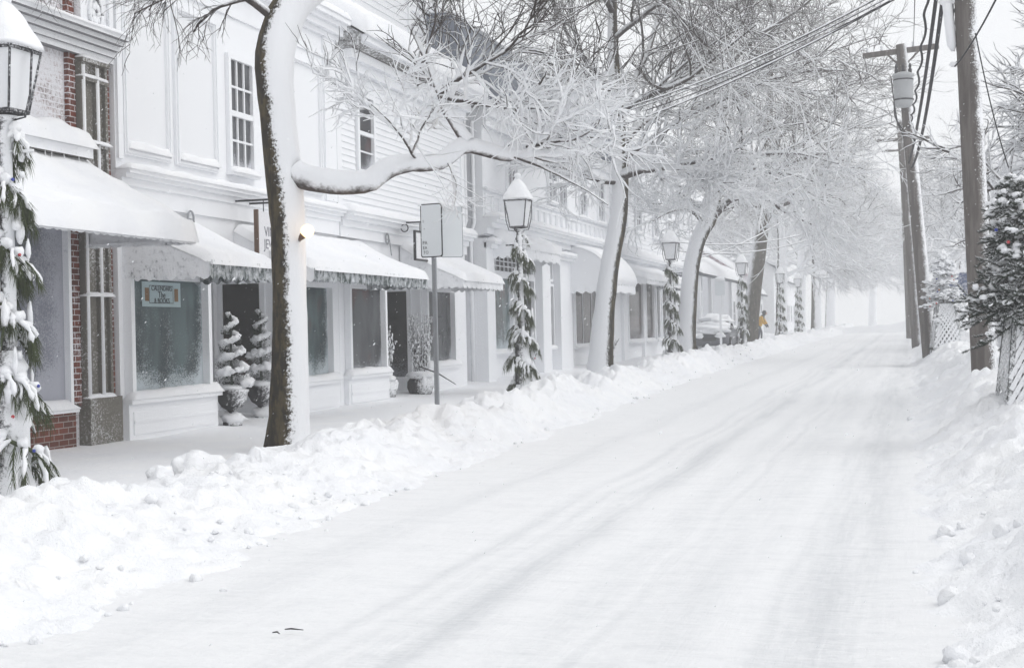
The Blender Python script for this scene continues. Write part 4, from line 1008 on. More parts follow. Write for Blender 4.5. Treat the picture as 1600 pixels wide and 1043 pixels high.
W_ = lambda y, *pp: [ony(px, py, yy) if isinstance(yy,(int,float)) else None for (px,py),yy in zip(pp, [y]*len(pp))]
def wy(*pp): return [ony(px, py, y) for px, py, y in pp]

# --- the big sycamore in the foreground
T1 = empty('bare_tree', (-7.77,16.7,0), 'big leaning tree by the white shop, one side of trunk plastered white, long snowy limb', 'tree', 'bare trees along the sidewalk')
t = Tree((1.0,-.3,.12), 4.6, 5.5, 1.0, .0, 5)
Pt = resample([(-7.77,16.7,-.15)]+wy((450,690,16.7),(452,640,16.7),(452.5,600,16.7),(453,500,16.7),(450,364,16.7),(446,300,16.7),(436,200,16.7),(429,100,16.72),(440,45,16.8),(463,0,16.9),(520,-45,17.1),(590,-85,17.4),(700,-130,17.9)), 46)
rr = np.interp(Pt[:,2], [-.15,.12,.4,.82,1.6,2.7,3.3,4.1,4.9,5.6,6.1,7.5], [.33,.285,.262,.240,.218,.217,.232,.226,.245,.25,.23,.12])
nb = np.array([mn.noise(Vector((0,0,i*.45)))+.6*mn.noise(Vector((5,0,i*1.1))) for i in range(46)])*.012; rr = rr+nb
t.S = np.array([.97,.08,.2]); t.S /= np.linalg.norm(t.S); t.tubes(Pt[None], rr[None], 40, np.interp(Pt[:,2],[0,1.2,3.,4.6,5.6],[.12,.22,.40,.62,.62]), .95, .05, .05); t.S = np.array([.94,-.3,.12])
t.mesh('trunk', M['bark'], T1, True)
limbp = wy((462,268,16.7),(490,280,16.7),(530,290,16.8),(575,289,16.9),(605,262,17.0),(640,250,17.1),(690,250,17.3),(728,226,17.5),(765,236,17.7),(798,243,17.9),(845,212,18.2),(890,178,18.6),(935,155,19.2))
L1 = limbs(t, [(limbp, .165, .045)], 40, 18, .66, .35)
more = limbs(t, [
    (wy((733,222,17.5),(700,180,17.6),(688,140,17.8),(665,90,18.),(640,40,18.3)), .085, .02),
    (wy((690,150,17.7),(745,160,17.6),(800,168,17.6),(850,168,17.7)), .05, .012),
    (wy((690,145,17.7),(720,120,17.4),(770,92,17.2),(820,60,17.1)), .045, .012),
    (wy((800,243,17.9),(815,215,18.4),(850,185,19.),(900,130,19.6),(930,100,20)), .06, .014),
    (wy((820,228,18),(860,222,17.6),(905,214,17.4),(950,215,17.3)), .04, .010),
    (wy((700,250,17.3),(715,290,17.2),(708,330,17.2)), .028, .008),
    (wy((650,250,17.1),(630,215,16.6),(600,180,16.3),(578,160,16.2)), .03, .010),
    (wy((800,243,17.9),(850,262,17.4),(905,290,17.),(950,320,16.8)), .032, .008),
], 12, 10, .55, .35)
t.branch_out(L1[0][:, 20:], L1[1][:, 20:], L1[2]*.46, (13,6,4), .0070, 1.45); ml = [0,1,2,3,4,6]; t.branch_out(more[0][ml], more[1][ml], np.full(len(ml), 2.4), (7,6,4), .0070, 1.45); t.branch_out(more[0][5:6], more[1][5:6], more[2][5:6], (4,3,3), .005, 1.2)
# limbs overhead, their dark twigs hanging into the top of the frame
up = limbs(t, [
    ([(-6.5,17.3,6.5),(-5.6,17.0,6.75),(-4.6,16.8,6.7),(-3.7,16.6,6.5)], .10, .02),
    ([(-5.5,17.8,7.1),(-4.6,18.2,7.25),(-3.6,18.6,7.1),(-2.6,19.2,6.8)], .11, .02),
    ([(-6.9,17.1,6.2),(-6.0,18.2,6.9),(-5.2,19.6,7.3),(-4.3,21,7.2)], .09, .02),
    ([(-7.7,16.8,5.4),(-8.4,16.2,6.0),(-9.1,15.7,6.35),(-9.8,15.2,6.4)], .07, .015),
    ([(-5.5,17.8,7.1),(-4.2,17.5,7.3),(-3.,17.2,7.2),(-1.9,17.,6.8)], .09, .018),
], 12, 10)
t.b0 = .08; t.b1 = .04; t.branch_out(up[0], up[1], up[2]*.7, (13,7,5), .0052, 1.0, droop=.15, drop_twigs=1)
t.mesh('crown', M['twig'], T1, True)

# --- second tree, leaning in front of the dome awning
T2 = empty('bare_tree', (-8.2,38.,.12), 'leaning tree before the dome awning, dark stripe down its trunk', 'tree', 'bare trees along the sidewalk')
t = Tree((-.55,-.70,.15), 5.8, 8.6, 1.05, .17, 8)
Pt = resample(wy((938,592,38.3),(938,570,38.3),(943,500,38.3),(952,420,38.3),(963,360,38.3),(968,320,38.3),(969,270,38.4),(966,200,38.5),(960,120,38.6),(957,40,38.8),(958,-60,39.)), 44)
rr = np.interp(np.linspace(0,1,44), [0,.06,.2,.4,.55,.7,1], [.40,.34,.27,.235,.22,.17,.10])+np.array([mn.noise(Vector((3,0,i*.5))) for i in range(44)])*.02
t.tubes(Pt[None], rr[None], 30, np.interp(Pt[:,2],[0,5.2,6.6,12],[.40,.36,.02,-.10]), .95, .05, .03); t.mesh('trunk', M['bark'], T2, True)
lim = limbs(t, [
    (wy((969,275,38.4),(1000,266,38.),(1050,257,37.6),(1110,247,37.2),(1165,225,37.)), .16, .04),
    (wy((967,235,38.4),(990,205,38.6),(1025,178,39.),(1050,140,39.5),(1085,90,40)), .13, .03),
    (wy((967,200,38.4),(990,130,39.),(1015,70,39.5),(1035,5,40),(1050,-60,40.5)), .12, .03),
    (wy((962,150,38.6),(930,110,38.2),(890,60,37.8),(860,-10,37.4)), .10, .025),
    (wy((958,60,38.8),(1010,20,38),(1080,-30,37.),(1140,-50,36)), .10, .025),
    (wy((968,285,38.4),(930,280,37.6),(880,262,36.8),(830,255,36.2)), .085, .02),
    (wy((966,210,38.4),(930,190,39.4),(880,180,40.4),(830,150,41)), .085, .02),
    (wy((965,180,38.5),(1010,150,37),(1070,125,35.6),(1130,80,34.4),(1180,40,33.4)), .11, .025),
    (wy((1050,257,37.6),(1100,280,36.8),(1150,285,36.4)), .06, .02),
    (wy((968,250,38.4),(1020,215,37.4),(1100,170,36.6),(1190,130,36)), .10, .02),
    (wy((958,20,38.8),(930,-20,38),(880,-40,37),(820,-40,36)), .09, .02),
    (wy((958,0,38.8),(980,-50,36),(1040,-40,33),(1120,0,31)), .09, .02),
    (wy((958,-30,38.9),(900,-60,35.),(840,-50,32),(780,-20,30)), .08, .02),
], 16, 10, .40, .35, .55)
t.branch_out(lim[0], lim[1], lim[2]*1.0, (12,7,4), .0100, 1.3, droop=.02, drop_twigs=1)
t.mesh('crown', M['twig'], T2, True)

# --- third tree
T3 = empty('bare_tree', (-8.2,53.,.2), 'curved white trunk rising beside the lamp at the tall brown windows', 'tree', 'bare trees along the sidewalk')
t = Tree((-.75,-.55,.15), 6.3, 9.8, 1.1, .26, 12)
Pt = resample(wy((1072,570,54.),(1072,540,54.),(1075,480,54.),(1080,420,54.),(1092,370,54.),(1108,342,54.),(1118,300,54.),(1125,230,54.5),(1130,150,55),(1135,60,55.5)), 36)
rr = np.interp(np.linspace(0,1,36), [0,.08,.3,.5,.7,1], [.42,.36,.30,.29,.2,.09])
t.tubes(Pt[None], rr[None], 24, .66, .95, .05, .02); t.mesh('trunk', M['bark'], T3, True)
lim = limbs(t, [
    (wy((1108,345,54.),(1130,320,54),(1160,303,54),(1190,306,54),(1235,335,54),(1270,350,54)), .19, .04),
    (wy((1116,310,54.),(1090,280,53),(1050,262,52),(1010,262,51)), .13, .03),
    (wy((1122,250,54.4),(1160,215,55),(1210,200,56),(1270,190,57)), .13, .03),
    (wy((1126,200,54.6),(1100,150,55),(1075,90,56),(1060,20,57)), .13, .03),
    (wy((1132,110,55.2),(1180,60,55),(1240,20,54),(1290,-20,53)), .12, .03),
    (wy((1128,170,54.7),(1190,130,53),(1260,110,51),(1320,110,49)), .13, .03),
    (wy((1124,240,54.5),(1180,240,52),(1250,240,50),(1310,255,48)), .12, .03),
    (wy((1134,80,55.4),(1120,20,56),(1110,-40,57)), .1, .03),
    (wy((1118,300,54.),(1170,275,52),(1230,270,51),(1290,290,50)), .11, .03),
    (wy((1100,352,54.),(1080,330,53.),(1050,330,52),(1020,345,51)), .08, .02),
], 14, 8, .30, .35, .6)
t.branch_out(lim[0], lim[1], lim[2]*1.0, (12,7,4), .0125, 1.3, droop=.015, drop_twigs=1)
t.mesh('crown', M['twig'], T3, True)

# --- fourth tree, brown trunk bare of snow
T4 = empty('bare_tree', (-8.2,75.,.3), 'straight tree with bare brown trunk beside the person in yellow', 'tree', 'bare trees along the sidewalk')
t = Tree((-1,-.3,.1), 5.5, 10., 1.1, .24, 15)
Pt = resample(wy((1170,545,76),(1172,520,76),(1178,450,76),(1186,390,76),(1192,330,76),(1198,250,76.5),(1202,160,77),(1205,60,77.5)), 30)
rr = np.interp(np.linspace(0,1,30), [0,.1,.35,.6,1], [.46,.42,.38,.30,.10])
t.tubes(Pt[None], rr[None], 20, -.02, .75, .0, .02); t.mesh('trunk', M['bark2'], T4, True)
lim = limbs(t, [
    (wy((1190,350,76),(1220,320,76),(1260,310,76),(1300,330,76),(1330,365,76)), .2, .05),
    (wy((1194,300,76),(1230,260,75),(1280,240,74),(1330,250,73)), .2, .05),
    (wy((1198,240,76.4),(1240,190,76),(1290,150,75),(1335,130,74)), .19, .05),
    (wy((1200,200,76.7),(1170,150,77),(1145,90,78),(1130,20,79)), .18, .05),
    (wy((1202,140,77),(1240,90,78),(1275,30,79)), .16, .05),
    (wy((1196,280,76.2),(1160,250,75),(1120,240,74),(1085,250,73)), .16, .04),
    (wy((1204,90,77.4),(1210,20,78),(1220,-40,79)), .14, .05),
    (wy((1192,330,76),(1160,320,74),(1130,330,73)), .12, .04),
], 14, 8, .30, .35, .6)
t.branch_out(lim[0], lim[1], lim[2]*1.0, (12,7,5), .015, 1.25, droop=.03, drop_twigs=1)
t.mesh('crown', M['twig'], T4, True)

# --- avenue trees further on and across the street
def avenue_tree(seed, h=11., spread=1., lo=5., hi=10.):
    T = empty('bare_tree', (0,0,0)); t = Tree((.7,-.6,.3), lo, hi, 1.0, .7, seed); rg = np.random.default_rng(seed)
    Pt = resample([(0,0,-.2),(.05,0,1.5),(.1,.05,3.),(.15,.1,4.6),(.1,.2,6.4),(.2,.2,h*.8)], 24)
    t.tubes(Pt[None], np.interp(np.linspace(0,1,24),[0,.1,.5,1],[.36,.30,.24,.08])[None], 14, .62, .8, .05, .03); t.mesh('trunk', M['bark'], T)
    paths = []
    for i in range(10):
        a = 2*math.pi*i/10*1.618*3+rg.uniform(-.3,.3); z0 = 3.2+.5*i; Lh = (4.6-.22*i)*spread*rg.uniform(.85,1.15); up_ = .35+.07*i
        p0 = np.array([.15,.1,z0]); d = np.array([math.cos(a),math.sin(a),0])
        paths.append(([p0, p0+d*Lh*.3+[0,0,Lh*up_*.32], p0+d*Lh*.65+[0,0,Lh*up_*.55], p0+d*Lh+[0,0,Lh*up_*.60]], .13-.006*i, .025))
    lim = limbs(t, paths, 12, 7)
    t.branch_out(lim[0], lim[1], lim[2]*1.0, (11,7,5), .012, 1.3, droop=.02)
    t.mesh('crown', M['twig'], T); return T
av = avenue_tree(31)
AV = [((-8.3,92.5), .15, 1.25, 'tree arching over the street beside the lamp of the pinkish roofed cottage'),
      ((-8.3,108.), -.5, 1.4, 'tree standing by the small cream cottage, fading into blowing snow'),
      ((-8.1,123.), .6, 1.5, 'tree before the tall faint house, nearly lost in snow'),
      ((-7.9,140.), -.2, 1.6, 'faintest tree at the whited out end of the street'),
      ((8.2,50.), 1.2, .9, 'bare tree across the street, behind the low tan wall'),
      ((5.3,27.), 2.7, .95, 'bare tree at the edge of the view, above the decorated spruce'),
      ((4.2,84.), .8, 1.15, 'bare tree beyond the white house across the street'),
      ((5.0,100.), -.6, 1.2, 'pale bare tree across the street, between the white house and the road end'),
      ((3.6,120.), .3, 1.3, 'faint tree across the street, near where the road ends'),
      ((-4.5,160.), -.9, 1.5, 'palest tree standing squarely beyond the end of the street')]
for i, ((x,y), rz, sc, lab) in enumerate(AV):
    o = av if i == 0 else copy_tree(av)
    o.location = (x, y, gz(y)); o.rotation_euler.z = rz; o.scale = (sc,)*3; tag(o, lab, 'tree', 'bare trees along the sidewalk' if x < 0 else 'bare trees across the street')

# ------------------------------------------------------------------ utility poles and wires
def cover_mesh(name, mat, parent, items, S=(0,0,1), bias=.0, k=.8, up=.2, n=8):
    t = Tree(S, seed=3)
    for pts, r0, r1, K in items:
        P = resample(pts, K); t.tubes(P[None], np.linspace(r0, r1, K)[None], n, bias, k, up)
    return t.mesh(name, mat, parent)
y1_, y2_ = 22.5, 45.
U1 = empty('utility_pole', tuple(ony(1540,600,y1_)), 'thick weathered wooden utility pole standing in front of the decorated spruce', 'utility pole', 'utility poles across the street')
b0, b1 = ony(1541,640,y1_)-U1.location, ony(1508,0,y1_)-U1.location; b2 = b0.lerp(b1, 1.35)
cover_mesh('shaft', M['pole'], U1, [([b0, b0.lerp(b2,.35), b0.lerp(b2,.7), b2], .19, .145, 30)], (1,-.25,0), .02, .62, 0, 28)
sb = lambda px, py, y=y1_: ony(px, py, y)-U1.location
mb = MB(); mb.tube([sb(1479,-10),sb(1480,5),sb(1487,70),sb(1489,80)], [.03,.075,.07,.03], 12); mb.tube([sb(1478,4),sb(1500,0)],.05,8); o = ob('splice_case', mb, M['snow'], U1, True)
mb = MB(); q = random.Random(4)
for i in range(9):
    x_ = 1489+i*1.6; mb.tube([sb(x_,-20)]+[sb(x_+q.gauss(0,1.6), 10+j*14) for j in range(6)], .011, 5)
mb.tube([sb(1486,72),sb(1490,78),sb(1489,62)],.012,5); mb.beam(sb(1486,0),sb(1496,0),.05); ob('cable_loops', mb, M['ironbare'], U1)
mb = MB(); mb.tube([sb(1498,96),sb(1492,100),sb(1486,103)], .02, 6); ob('hook', mb, M['ironbare'], U1)
mb = MB(); mb.blob(sb(1490,101),(.06,.06,.04),.3,2,10,1); mb.blob(sb(1478,3),(.12,.1,.05),.2,2,10,2); ob('snow_clump', mb, M['snow'], U1, True)
U2 = empty('utility_pole', tuple(ony(1451,530,y2_)), 'utility pole with wooden crossarm and grey transformer tank', 'utility pole', 'utility poles across the street')
sb2 = lambda px, py, y=y2_: ony(px, py, y)-U2.location
b0, b1 = sb2(1453,560), sb2(1408,70); b0 = b0+(b0-b1).normalized()*.45
cover_mesh('shaft', M['pole'], U2, [([b0, b0.lerp(b1,.4), b0.lerp(b1,.7), b1], .22, .16, 30)], (1,-.2,0), .10, .6, 0, 20)
mb = MB(); mb.beam(sb2(1348,88),sb2(1467,72),.13,.15); mb.beam(sb2(1387,86),sb2(1408,105),.05); mb.beam(sb2(1437,78),sb2(1412,105),.05); ob('crossarm', mb, M['pole'], U2)
mb = MB()
for px, py in ((1356,84),(1378,81),(1427,74),(1457,70)): a = sb2(px, py); mb.lathe([(.03,0),(.05,.06),(.03,.1),(.055,.14),(.02,.2)], a.x, a.y, 8, a.z)
ob('insulator', mb, M['paint2'], U2, True)
tc_ = sb2(1412,145); mb = MB(); mb.lathe([(.18,-.50),(.26,-.46),(.28,-.2),(.295,.40),(.325,.42),(.325,.49),(.16,.55)], tc_.x, tc_.y-.42, 18, tc_.z); tr_ = ob('transformer', mb, m_plain('transformer_grey', (.40,.41,.42)), U2, True)
mb = MB()
for dx in (-.2,.0,.2): mb.lathe([(.05,0),(.06,.1),(.03,.15),(.05,.2),(.02,.3)], tc_.x+dx, tc_.y-.42, 8, tc_.z+.52)
for dz in (-.3,.3): mb.lathe([(.298,0),(.298,.04)], tc_.x, tc_.y-.42, 18, tc_.z+dz)
ob('bushing', mb, M['ironbare'], tr_, True)
mb = MB(); mb.tube([sb2(1397,160),sb2(1398,180),sb2(1406,200),sb2(1413,215)],.025,6); mb.tube([sb2(1392,120),sb2(1397,160),sb2(1402,190),sb2(1416,210)],.02,6); mb.tube([sb2(1425,160),sb2(1422,190),sb2(1424,260)],.025,6)
for i in range(6): mb.tube([sb2(1411+i*2.2,205),sb2(1413+i*2.4,225),sb2(1418+i*2.,262)], .018, 5)
ob('cable_loops', mb, M['ironbare'], U2)
for (pb_, pt_, y, lab, r) in (((1432,530),(1411,250),64.,'slim utility pole half hidden behind the transformer pole',.2), ((1421,515),(1413,270),90.,'faintest utility pole, farthest of the row',.2)):
    U = empty('utility_pole', tuple(ony(*pb_, y)), lab, 'utility pole', 'utility poles across the street'); s3 = lambda px, py: ony(px, py, y)-U.location
    b0, b1 = s3(pb_[0]+1, pb_[1]+14), s3(pt_[0]-4, pt_[1]-60); b0 = b0+(b0-b1).normalized()*1.5
    cover_mesh('shaft', M['pole'], U, [([b0, b0.lerp(b1,.5), b1], r+.03, r-.03, 14)], (1,-.2,0), .1, .6, 0, 12)
    mb = MB(); a = b0.lerp(b1,.93); mb.beam(a+Vector((-1.2,0,0)), a+Vector((1.2,0,.05)), .12); ob('crossarm', mb, M['pole'], U)
def sag(a, b, s, n=12): return [a.lerp(b, i/n)+Vector((0,0,-s*4*(i/n)*(1-i/n))) for i in range(n+1)]
def wire(pts, r, label, snow=.15, group=None, name='overhead_wire', K=40):
    o = cover_mesh(name, M['wire'], None, [(pts, r, r, K)], (0,-.2,1), snow, .75, .1, 6)
    return tag(o, label, 'wire', group or 'overhead wires')
wp = lambda px, py, y: ony(px, py, y)
gA = 'cable bundle strung across to the corner store'
for i, (a, b, r, sn_) in enumerate((((1392,-6,22.8),(828,206,34.5),.014,.75), ((1390,2,22.8),(836,213,34.5),.010,-.2), ((1398,-2,22.8),(806,238,34.5),.022,.85), ((1380,-8,22.8),(842,196,34.5),.020,.85))):
    wire(sag(wp(*a), wp(*b), .35), r, 'snow lined cable of the bundle crossing the tree crowns to the corner store', sn_, gA)
wire(sag(wp(1478,-40,22.5), wp(1424,262,45.), .55), .035, 'thick snowy cable swooping down to the transformer pole, outer one of the pair', .45)
wire(sag(wp(1470,-60,22.5), wp(1420,255,45.), .35), .033, 'thick snowy cable nearer the transformer, inner one of the pair', .40)
pts = sag(wp(1452,-30,22.5), wp(1419,200,45.), .4, 40); pts = [p+Vector((.03*math.sin(i*1.3),0,.03*math.cos(i*1.3))) for i, p in enumerate(pts)]
wire(pts, .022, 'lumpy twisted cable running down to the transformer', .0, K=90)
wire(sag(wp(1430,-30,22.), wp(1427,72,45.), .1), .008, 'thin straight wire ending on the middle of the crossarm', -.1)
wire(sag(wp(1492,104,22.3), wp(1585,-60,14.), .08), .012, 'dark service wire running up and out of view from the near pole', .1)
wire(sag(wp(1524,52,18.), wp(1576,262,19.), .12), .008, 'thin dark drop wire hanging down towards the decorated spruce', -.3)
wire(sag(wp(1350,86,45.), wp(1357,120,44.), .02), .012, 'short drop wire hanging from the crossarm end', -.2)
wire(sag(wp(1432,245,45.), wp(1412,262,90.), .5), .03, 'pale cable linking the transformer pole to the poles behind', .4)
for a, b in (((1040,375),(1275,360)), ((1050,390),(1270,372)), ((1060,408),(1245,330))):
    wire(sag(wp(*a,64.), wp(*b,70.), .4), .035, 'thick snow coated wire strung low in front of the bare brown trunk', .8, 'low snowy wires')

# ------------------------------------------------------------------ lattice stands with spruces
def lattice_stand(label, scale=1.):
    T = empty('lattice_stand', (0,0,0), label, 'plant stand', 'lattice stands holding spruces'); wb_, wt_, H_ = .40, .22, 1.42
    fr = MB(); la = MB()
    for sx, sy in cs: fr.beam((sx*wb_,sy*wb_,-.3),(sx*wt_,sy*wt_,H_),.055)
    for z in (.12, H_-.03):
        w = wb_+(wt_-wb_)*z/H_
        for i in range(4): a, b_ = cs[i], cs[(i+1)%4]; fr.beam((a[0]*w,a[1]*w,z),(b_[0]*w,b_[1]*w,z),.045)
    ob('frame', fr, M['latticeside'], T)
    def pt(i, u, z):
        w = wb_+(wt_-wb_)*z/H_; a, b_ = cs[i], cs[(i+1)%4]
        return Vector(((a[0]+(b_[0]-a[0])*u)*w, (a[1]+(b_[1]-a[1])*u)*w, z))
    for i in range(4):
        for kk in range(-9, 15):
            for sgn, off in ((1,.006),(-1,-.006)):
                # diagonal across the face: u = u0 + sgn*z*slope
                pts = []
                for st_ in range(31):
                    z = .12+(H_-.15)*st_/30; u = kk*.155+sgn*(z-.12)*1.02
                    if sgn < 0: u = kk*.155-(z-.12)*1.02+.0
                    if 0.0 <= u <= 1.0: pts.append(pt(i, u, z))
                if len(pts) > 1:
                    nrm = Vector(((cs[i][0]+cs[(i+1)%4][0])/2, (cs[i][1]+cs[(i+1)%4][1])/2, 0)).normalized()
                    la.beam(pts[0]+nrm*off, pts[-1]+nrm*off, .052, .010, up=nrm)
    ob('lattice', la, M['lattice'], T)
    bk = MB(); bk.lathe([(.10,.55),(.16,.9),(.18,1.35),(.15,1.36)], n=14); ob('pot', bk, M['ironbare'], T)
    return T
def spruce(label, seed, h, rad, base, clumps, dens=1.):
    T = empty('spruce_tree', (0,0,0), label, 'spruce', 'decorated spruces on lattice stands'); q = random.Random(seed)
    t = Tree((.2,-.35,.9), 50, 60, .0, .0, seed); sn = MB()
    P = resample([(0,0,0),(0,0,h*.5),(.02,0,h)], 8); t.tubes(P[None], np.linspace(.03,.008,8)[None], 6, -.4); t.mesh('trunk', M['bark2'], T)
    nV = []; pts_all = []
    for i in range(int(120*dens)):
        u = (i+.5)/int(120*dens); z = h*(.02+.95*u**1.05); a = i*2.399+q.uniform(-.6,.6); L = rad*(1.05-u)**.8*q.uniform(.75,1.12)+.05
        p = Vector((0,0,z)); d = Vector((math.cos(a),math.sin(a),q.uniform(-.55,.55))); br = [p]
        for j in range(6): d = (d+Vector((q.gauss(0,.09),q.gauss(0,.09),-.12+.05*j+q.gauss(0,.05)))).normalized(); p = p+d*L/6; br.append(p)
        pts_all.append((br, L))
        for j in range(2, 6):                                   # side shoots
            for s_ in (-1,1):
                dd = (d.cross(Vector((0,0,1)))*s_*.8+d*.8+Vector((0,0,q.uniform(-.7,.5)))).normalized(); l2 = L*.34*q.uniform(.6,1.1); e = br[j]+dd*l2
                pts_all.append(([br[j], br[j].lerp(e,.5)+Vector((0,0,.005)), e], l2))
    Vn, Fn, Cn = [], [], []
    for br, L in pts_all:
        for j in range(len(br)-1):
            a_, b_ = br[j], br[j+1]; ln = (b_-a_).length; n_ = max(5, int(ln*420*dens)); tg = (b_-a_).normalized()
            for _ in range(n_):
                c = a_.lerp(b_, q.random()); rv = Vector((q.gauss(0,1),q.gauss(0,1),q.gauss(0,1))); rv -= tg*rv.dot(tg); rv.normalize()
                dv = (rv+tg*.8).normalized(); e = c+dv*q.uniform(.026,.050); sv = dv.cross(tg).normalized()*.0048
                o_ = len(Vn); Vn += [c-sv, c+sv, e]; Fn.append((o_,o_+1,o_+2)); cv = -.06+.85*max(-.5,rv.z)+.22*rv.x-.12*rv.y+.25*mn.noise(c*5)
                Cn += [cv]*3
        if q.random() < clumps:
            for j in range(1, len(br)):
                m_ = br[j-1].lerp(br[j], .5); sn.blob(m_+Vector((0,-.005,.022)), (.05*q.uniform(.6,1.3),.05*q.uniform(.6,1.3),.028*q.uniform(.7,1.4)), .35, 2, 8, q.random()*9)
    me = bpy.data.meshes.new('needles'); me.from_pydata([tuple(v) for v in Vn], [], Fn); me.update(); at = me.attributes.new('cover','FLOAT','POINT'); at.data.foreach_set('value', np.array(Cn, np.float32))
    me.materials.append(M['spruce']); o = bpy.data.objects.new('needles', me); COL.objects.link(o); o.parent = T
    ob('snow_clumps', sn, M['snow'], T, True)
    for i in range(9):
        a = q.uniform(-2.6,-.2); u = q.uniform(.05,.75); r_ = rad*(1.0-u)**.8*.85
        b_ = MB(); b_.blob((r_*math.cos(a), r_*math.sin(a), h*u), .021, 0, 1, 12); ob('bauble', b_, M[('red','orange','cobalt')[i%3]], T, True)
    return T
cx = ony(1614,600,17.6).x
s1 = lattice_stand('tall tapering lattice stand, frosted dark wood, at the edge of the view'); s1.location = (cx, 17.6, .18); s1.rotation_euler.z = R(8)
p1_ = spruce('dark green spruce with red and orange baubles on the nearest lattice stand', 5, 1.75, .74, 0, .07, 1.3); p1_.location = (cx-.02, 17.6, 1.42); p1_.rotation_euler = (0, R(-6), 0)
x2 = ony(1478,540,44.).x
s2 = copy_tree(s1); s2.location = (x2, 44., gz(44)+.35); s2['label'] = 'white frosted lattice stand between the utility poles, small in the distance'; s2.scale = (1.05,)*3
p2_ = spruce('spruce buried in snow clumps on the lattice stand beyond the near pole', 9, 1.55, .62, 0, .95, .6); p2_.location = (x2-.05, 44., gz(44)+1.62); p2_.scale = (1.15,)*3
# things beyond the bank across the street
bs = ony(1505,444,52.); mb = MB(); mb.box(-.55,.55,-.03,.03,-.42,.42); S = empty('blue_sign', bs, 'blue sign board on a post behind the near utility pole', 'sign'); ob('board', mb, M['blue'], S)
mb = MB(); mb.box(.3,.38,-.04,.04,-2.9,.55); mb.box(-.6,.6,-.035,.035,-.47,-.43); ob('post', mb, M['galv'], S)
mb = MB(); mb.snow((-.56,-.05,.425),(.56,-.05,.425),(.56,.05,.425),(-.56,.05,.425),.10,.04,14,5); ob('snow_cap', mb, M['snow'], S, True)
S = empty('low_wall', (0,0,0), 'low tan wall with snow on top, seen between near pole and lattice stand', 'wall')
mb = MB(); mb.box(3.0, 12., 48., 48.5, -.2, gz(48)+1.05); ob('wall', mb, M['tan'], S); mb = MB(); mb.snow((2.95,47.95,gz(48)+1.055),(12,47.95,gz(48)+1.055),(12,48.55,gz(48)+1.055),(2.95,48.55,gz(48)+1.055),.5,.25,40,8); ob('snow_cap', mb, M['snow'], S, True)
S = empty('picket_fence', (0,0,0), 'faint weathered picket fence before the house across the street', 'fence')
mb = MB()
for i in range(60): y = 50+i*.22; mb.box(2.55,2.60,y,y+.12,gz(y)-.1,gz(y)+1.15+.1*(i%2))
for z in (.4,.95): mb.box(2.60,2.64,50,63.2,gz(55)+z,gz(55)+z+.08)
ob('pickets', mb, M['fence'], S); mb = MB(); mb.snow((2.5,50,gz(55)+1.25),(2.5,63.2,gz(55)+1.25),(2.68,63.2,gz(55)+1.25),(2.68,50,gz(55)+1.25),.10,.06,50,5); ob('snow_cap', mb, M['snow'], S, True)

# ------------------------------------------------------------------ sign post, car, pedestal, person further along
sp = onx(1127,550,-8.3); S = empty('sign_post', (sp.x,sp.y,gz(sp.y)), 'thin white frosted sign post between curved trunk and porch house lamp', 'sign')
mb = MB(); mb.box(-.05,.05,-.03,.03,-.2,2.5); ob('post', mb, M['paint'], S); mb = MB(); mb.box(-.22,.22,-.05,-.03,2.5,3.2); ob('plate', mb, M['signface'], S); mb = MB(); mb.blob((0,-.02,3.22),(.25,.1,.1),.2,2,12,2); ob('snow_cap', mb, M['snow'], S, True)
car = empty('parked_car', (-9.15,65.6,gz(66)), 'dark parked car buried under a mound of snow before the porch house', 'car')
def loft(secs):
    mb = MB(); n = len(secs[0]); mb.v = [p for s_ in secs for p in s_]
    mb.f = [(i*n+k_, i*n+(k_+1)%n, (i+1)*n+(k_+1)%n, (i+1)*n+k_) for i in range(len(secs)-1) for k_ in range(n)]+[tuple(range(n-1,-1,-1)), tuple(range((len(secs)-1)*n, len(secs)*n))]
    return mb
def csec(y, w, zb, zt, r=.12):
    return [(-w+r,y,zb),(w-r,y,zb),(w,y,zb+r),(w,y,zt-r),(w-r,y,zt),(-w+r,y,zt),(-w,y,zt-r),(-w,y,zb+r)]
ob('body', loft([csec(0,.70,.30,.66),csec(.15,.80,.22,.74),csec(1.1,.86,.20,.92),csec(1.7,.86,.20,.95),csec(3.6,.86,.20,.97),csec(4.2,.80,.24,.92),csec(4.3,.72,.34,.80)]), M['carpaint'], car, True)
ob('cabin', loft([csec(1.15,.74,.90,.98,.03),csec(1.75,.66,.90,1.40,.1),csec(2.9,.66,.90,1.44,.1),csec(3.7,.72,.90,1.0,.03)]), M['glassdark'], car, True)
for sx in (-.80,.80):
    for y in (.85, 3.45):
        mb = MB(); mb.tube([(sx-.1,y,.31),(sx+.1,y,.31)], .31, 18); wh = ob('wheel', mb, M['rubber'], car); mb = MB(); mb.tube([(sx-.105,y,.31),(sx+.105,y,.31)], .18, 14); ob('rim', mb, M['galv'], wh)
for sx in (-.52,.52): mb = MB(); mb.blob((sx,.07,.58),(.16,.06,.09),0,1,12); ob('headlight', mb, M['signface'], car, True)
mb = MB(); mb.box(-.32,.32,-.02,.03,.45,.62)
for i in range(5): mb.box(-.3,.3,-.035,-.02,.46+i*.033,.475+i*.033)
ob('grille', mb, M['ironbare'], car)
mb = MB(); mb.blob((0,.75,.92),(.86,.85,.26),.2,2,24,1); mb.blob((0,2.3,1.40),(.80,1.25,.30),.2,2,24,2); mb.blob((0,3.8,1.02),(.82,.6,.2),.2,2,20,3); mb.blob((0,1.3,1.12),(.76,.6,.28),.2,2,20,4)
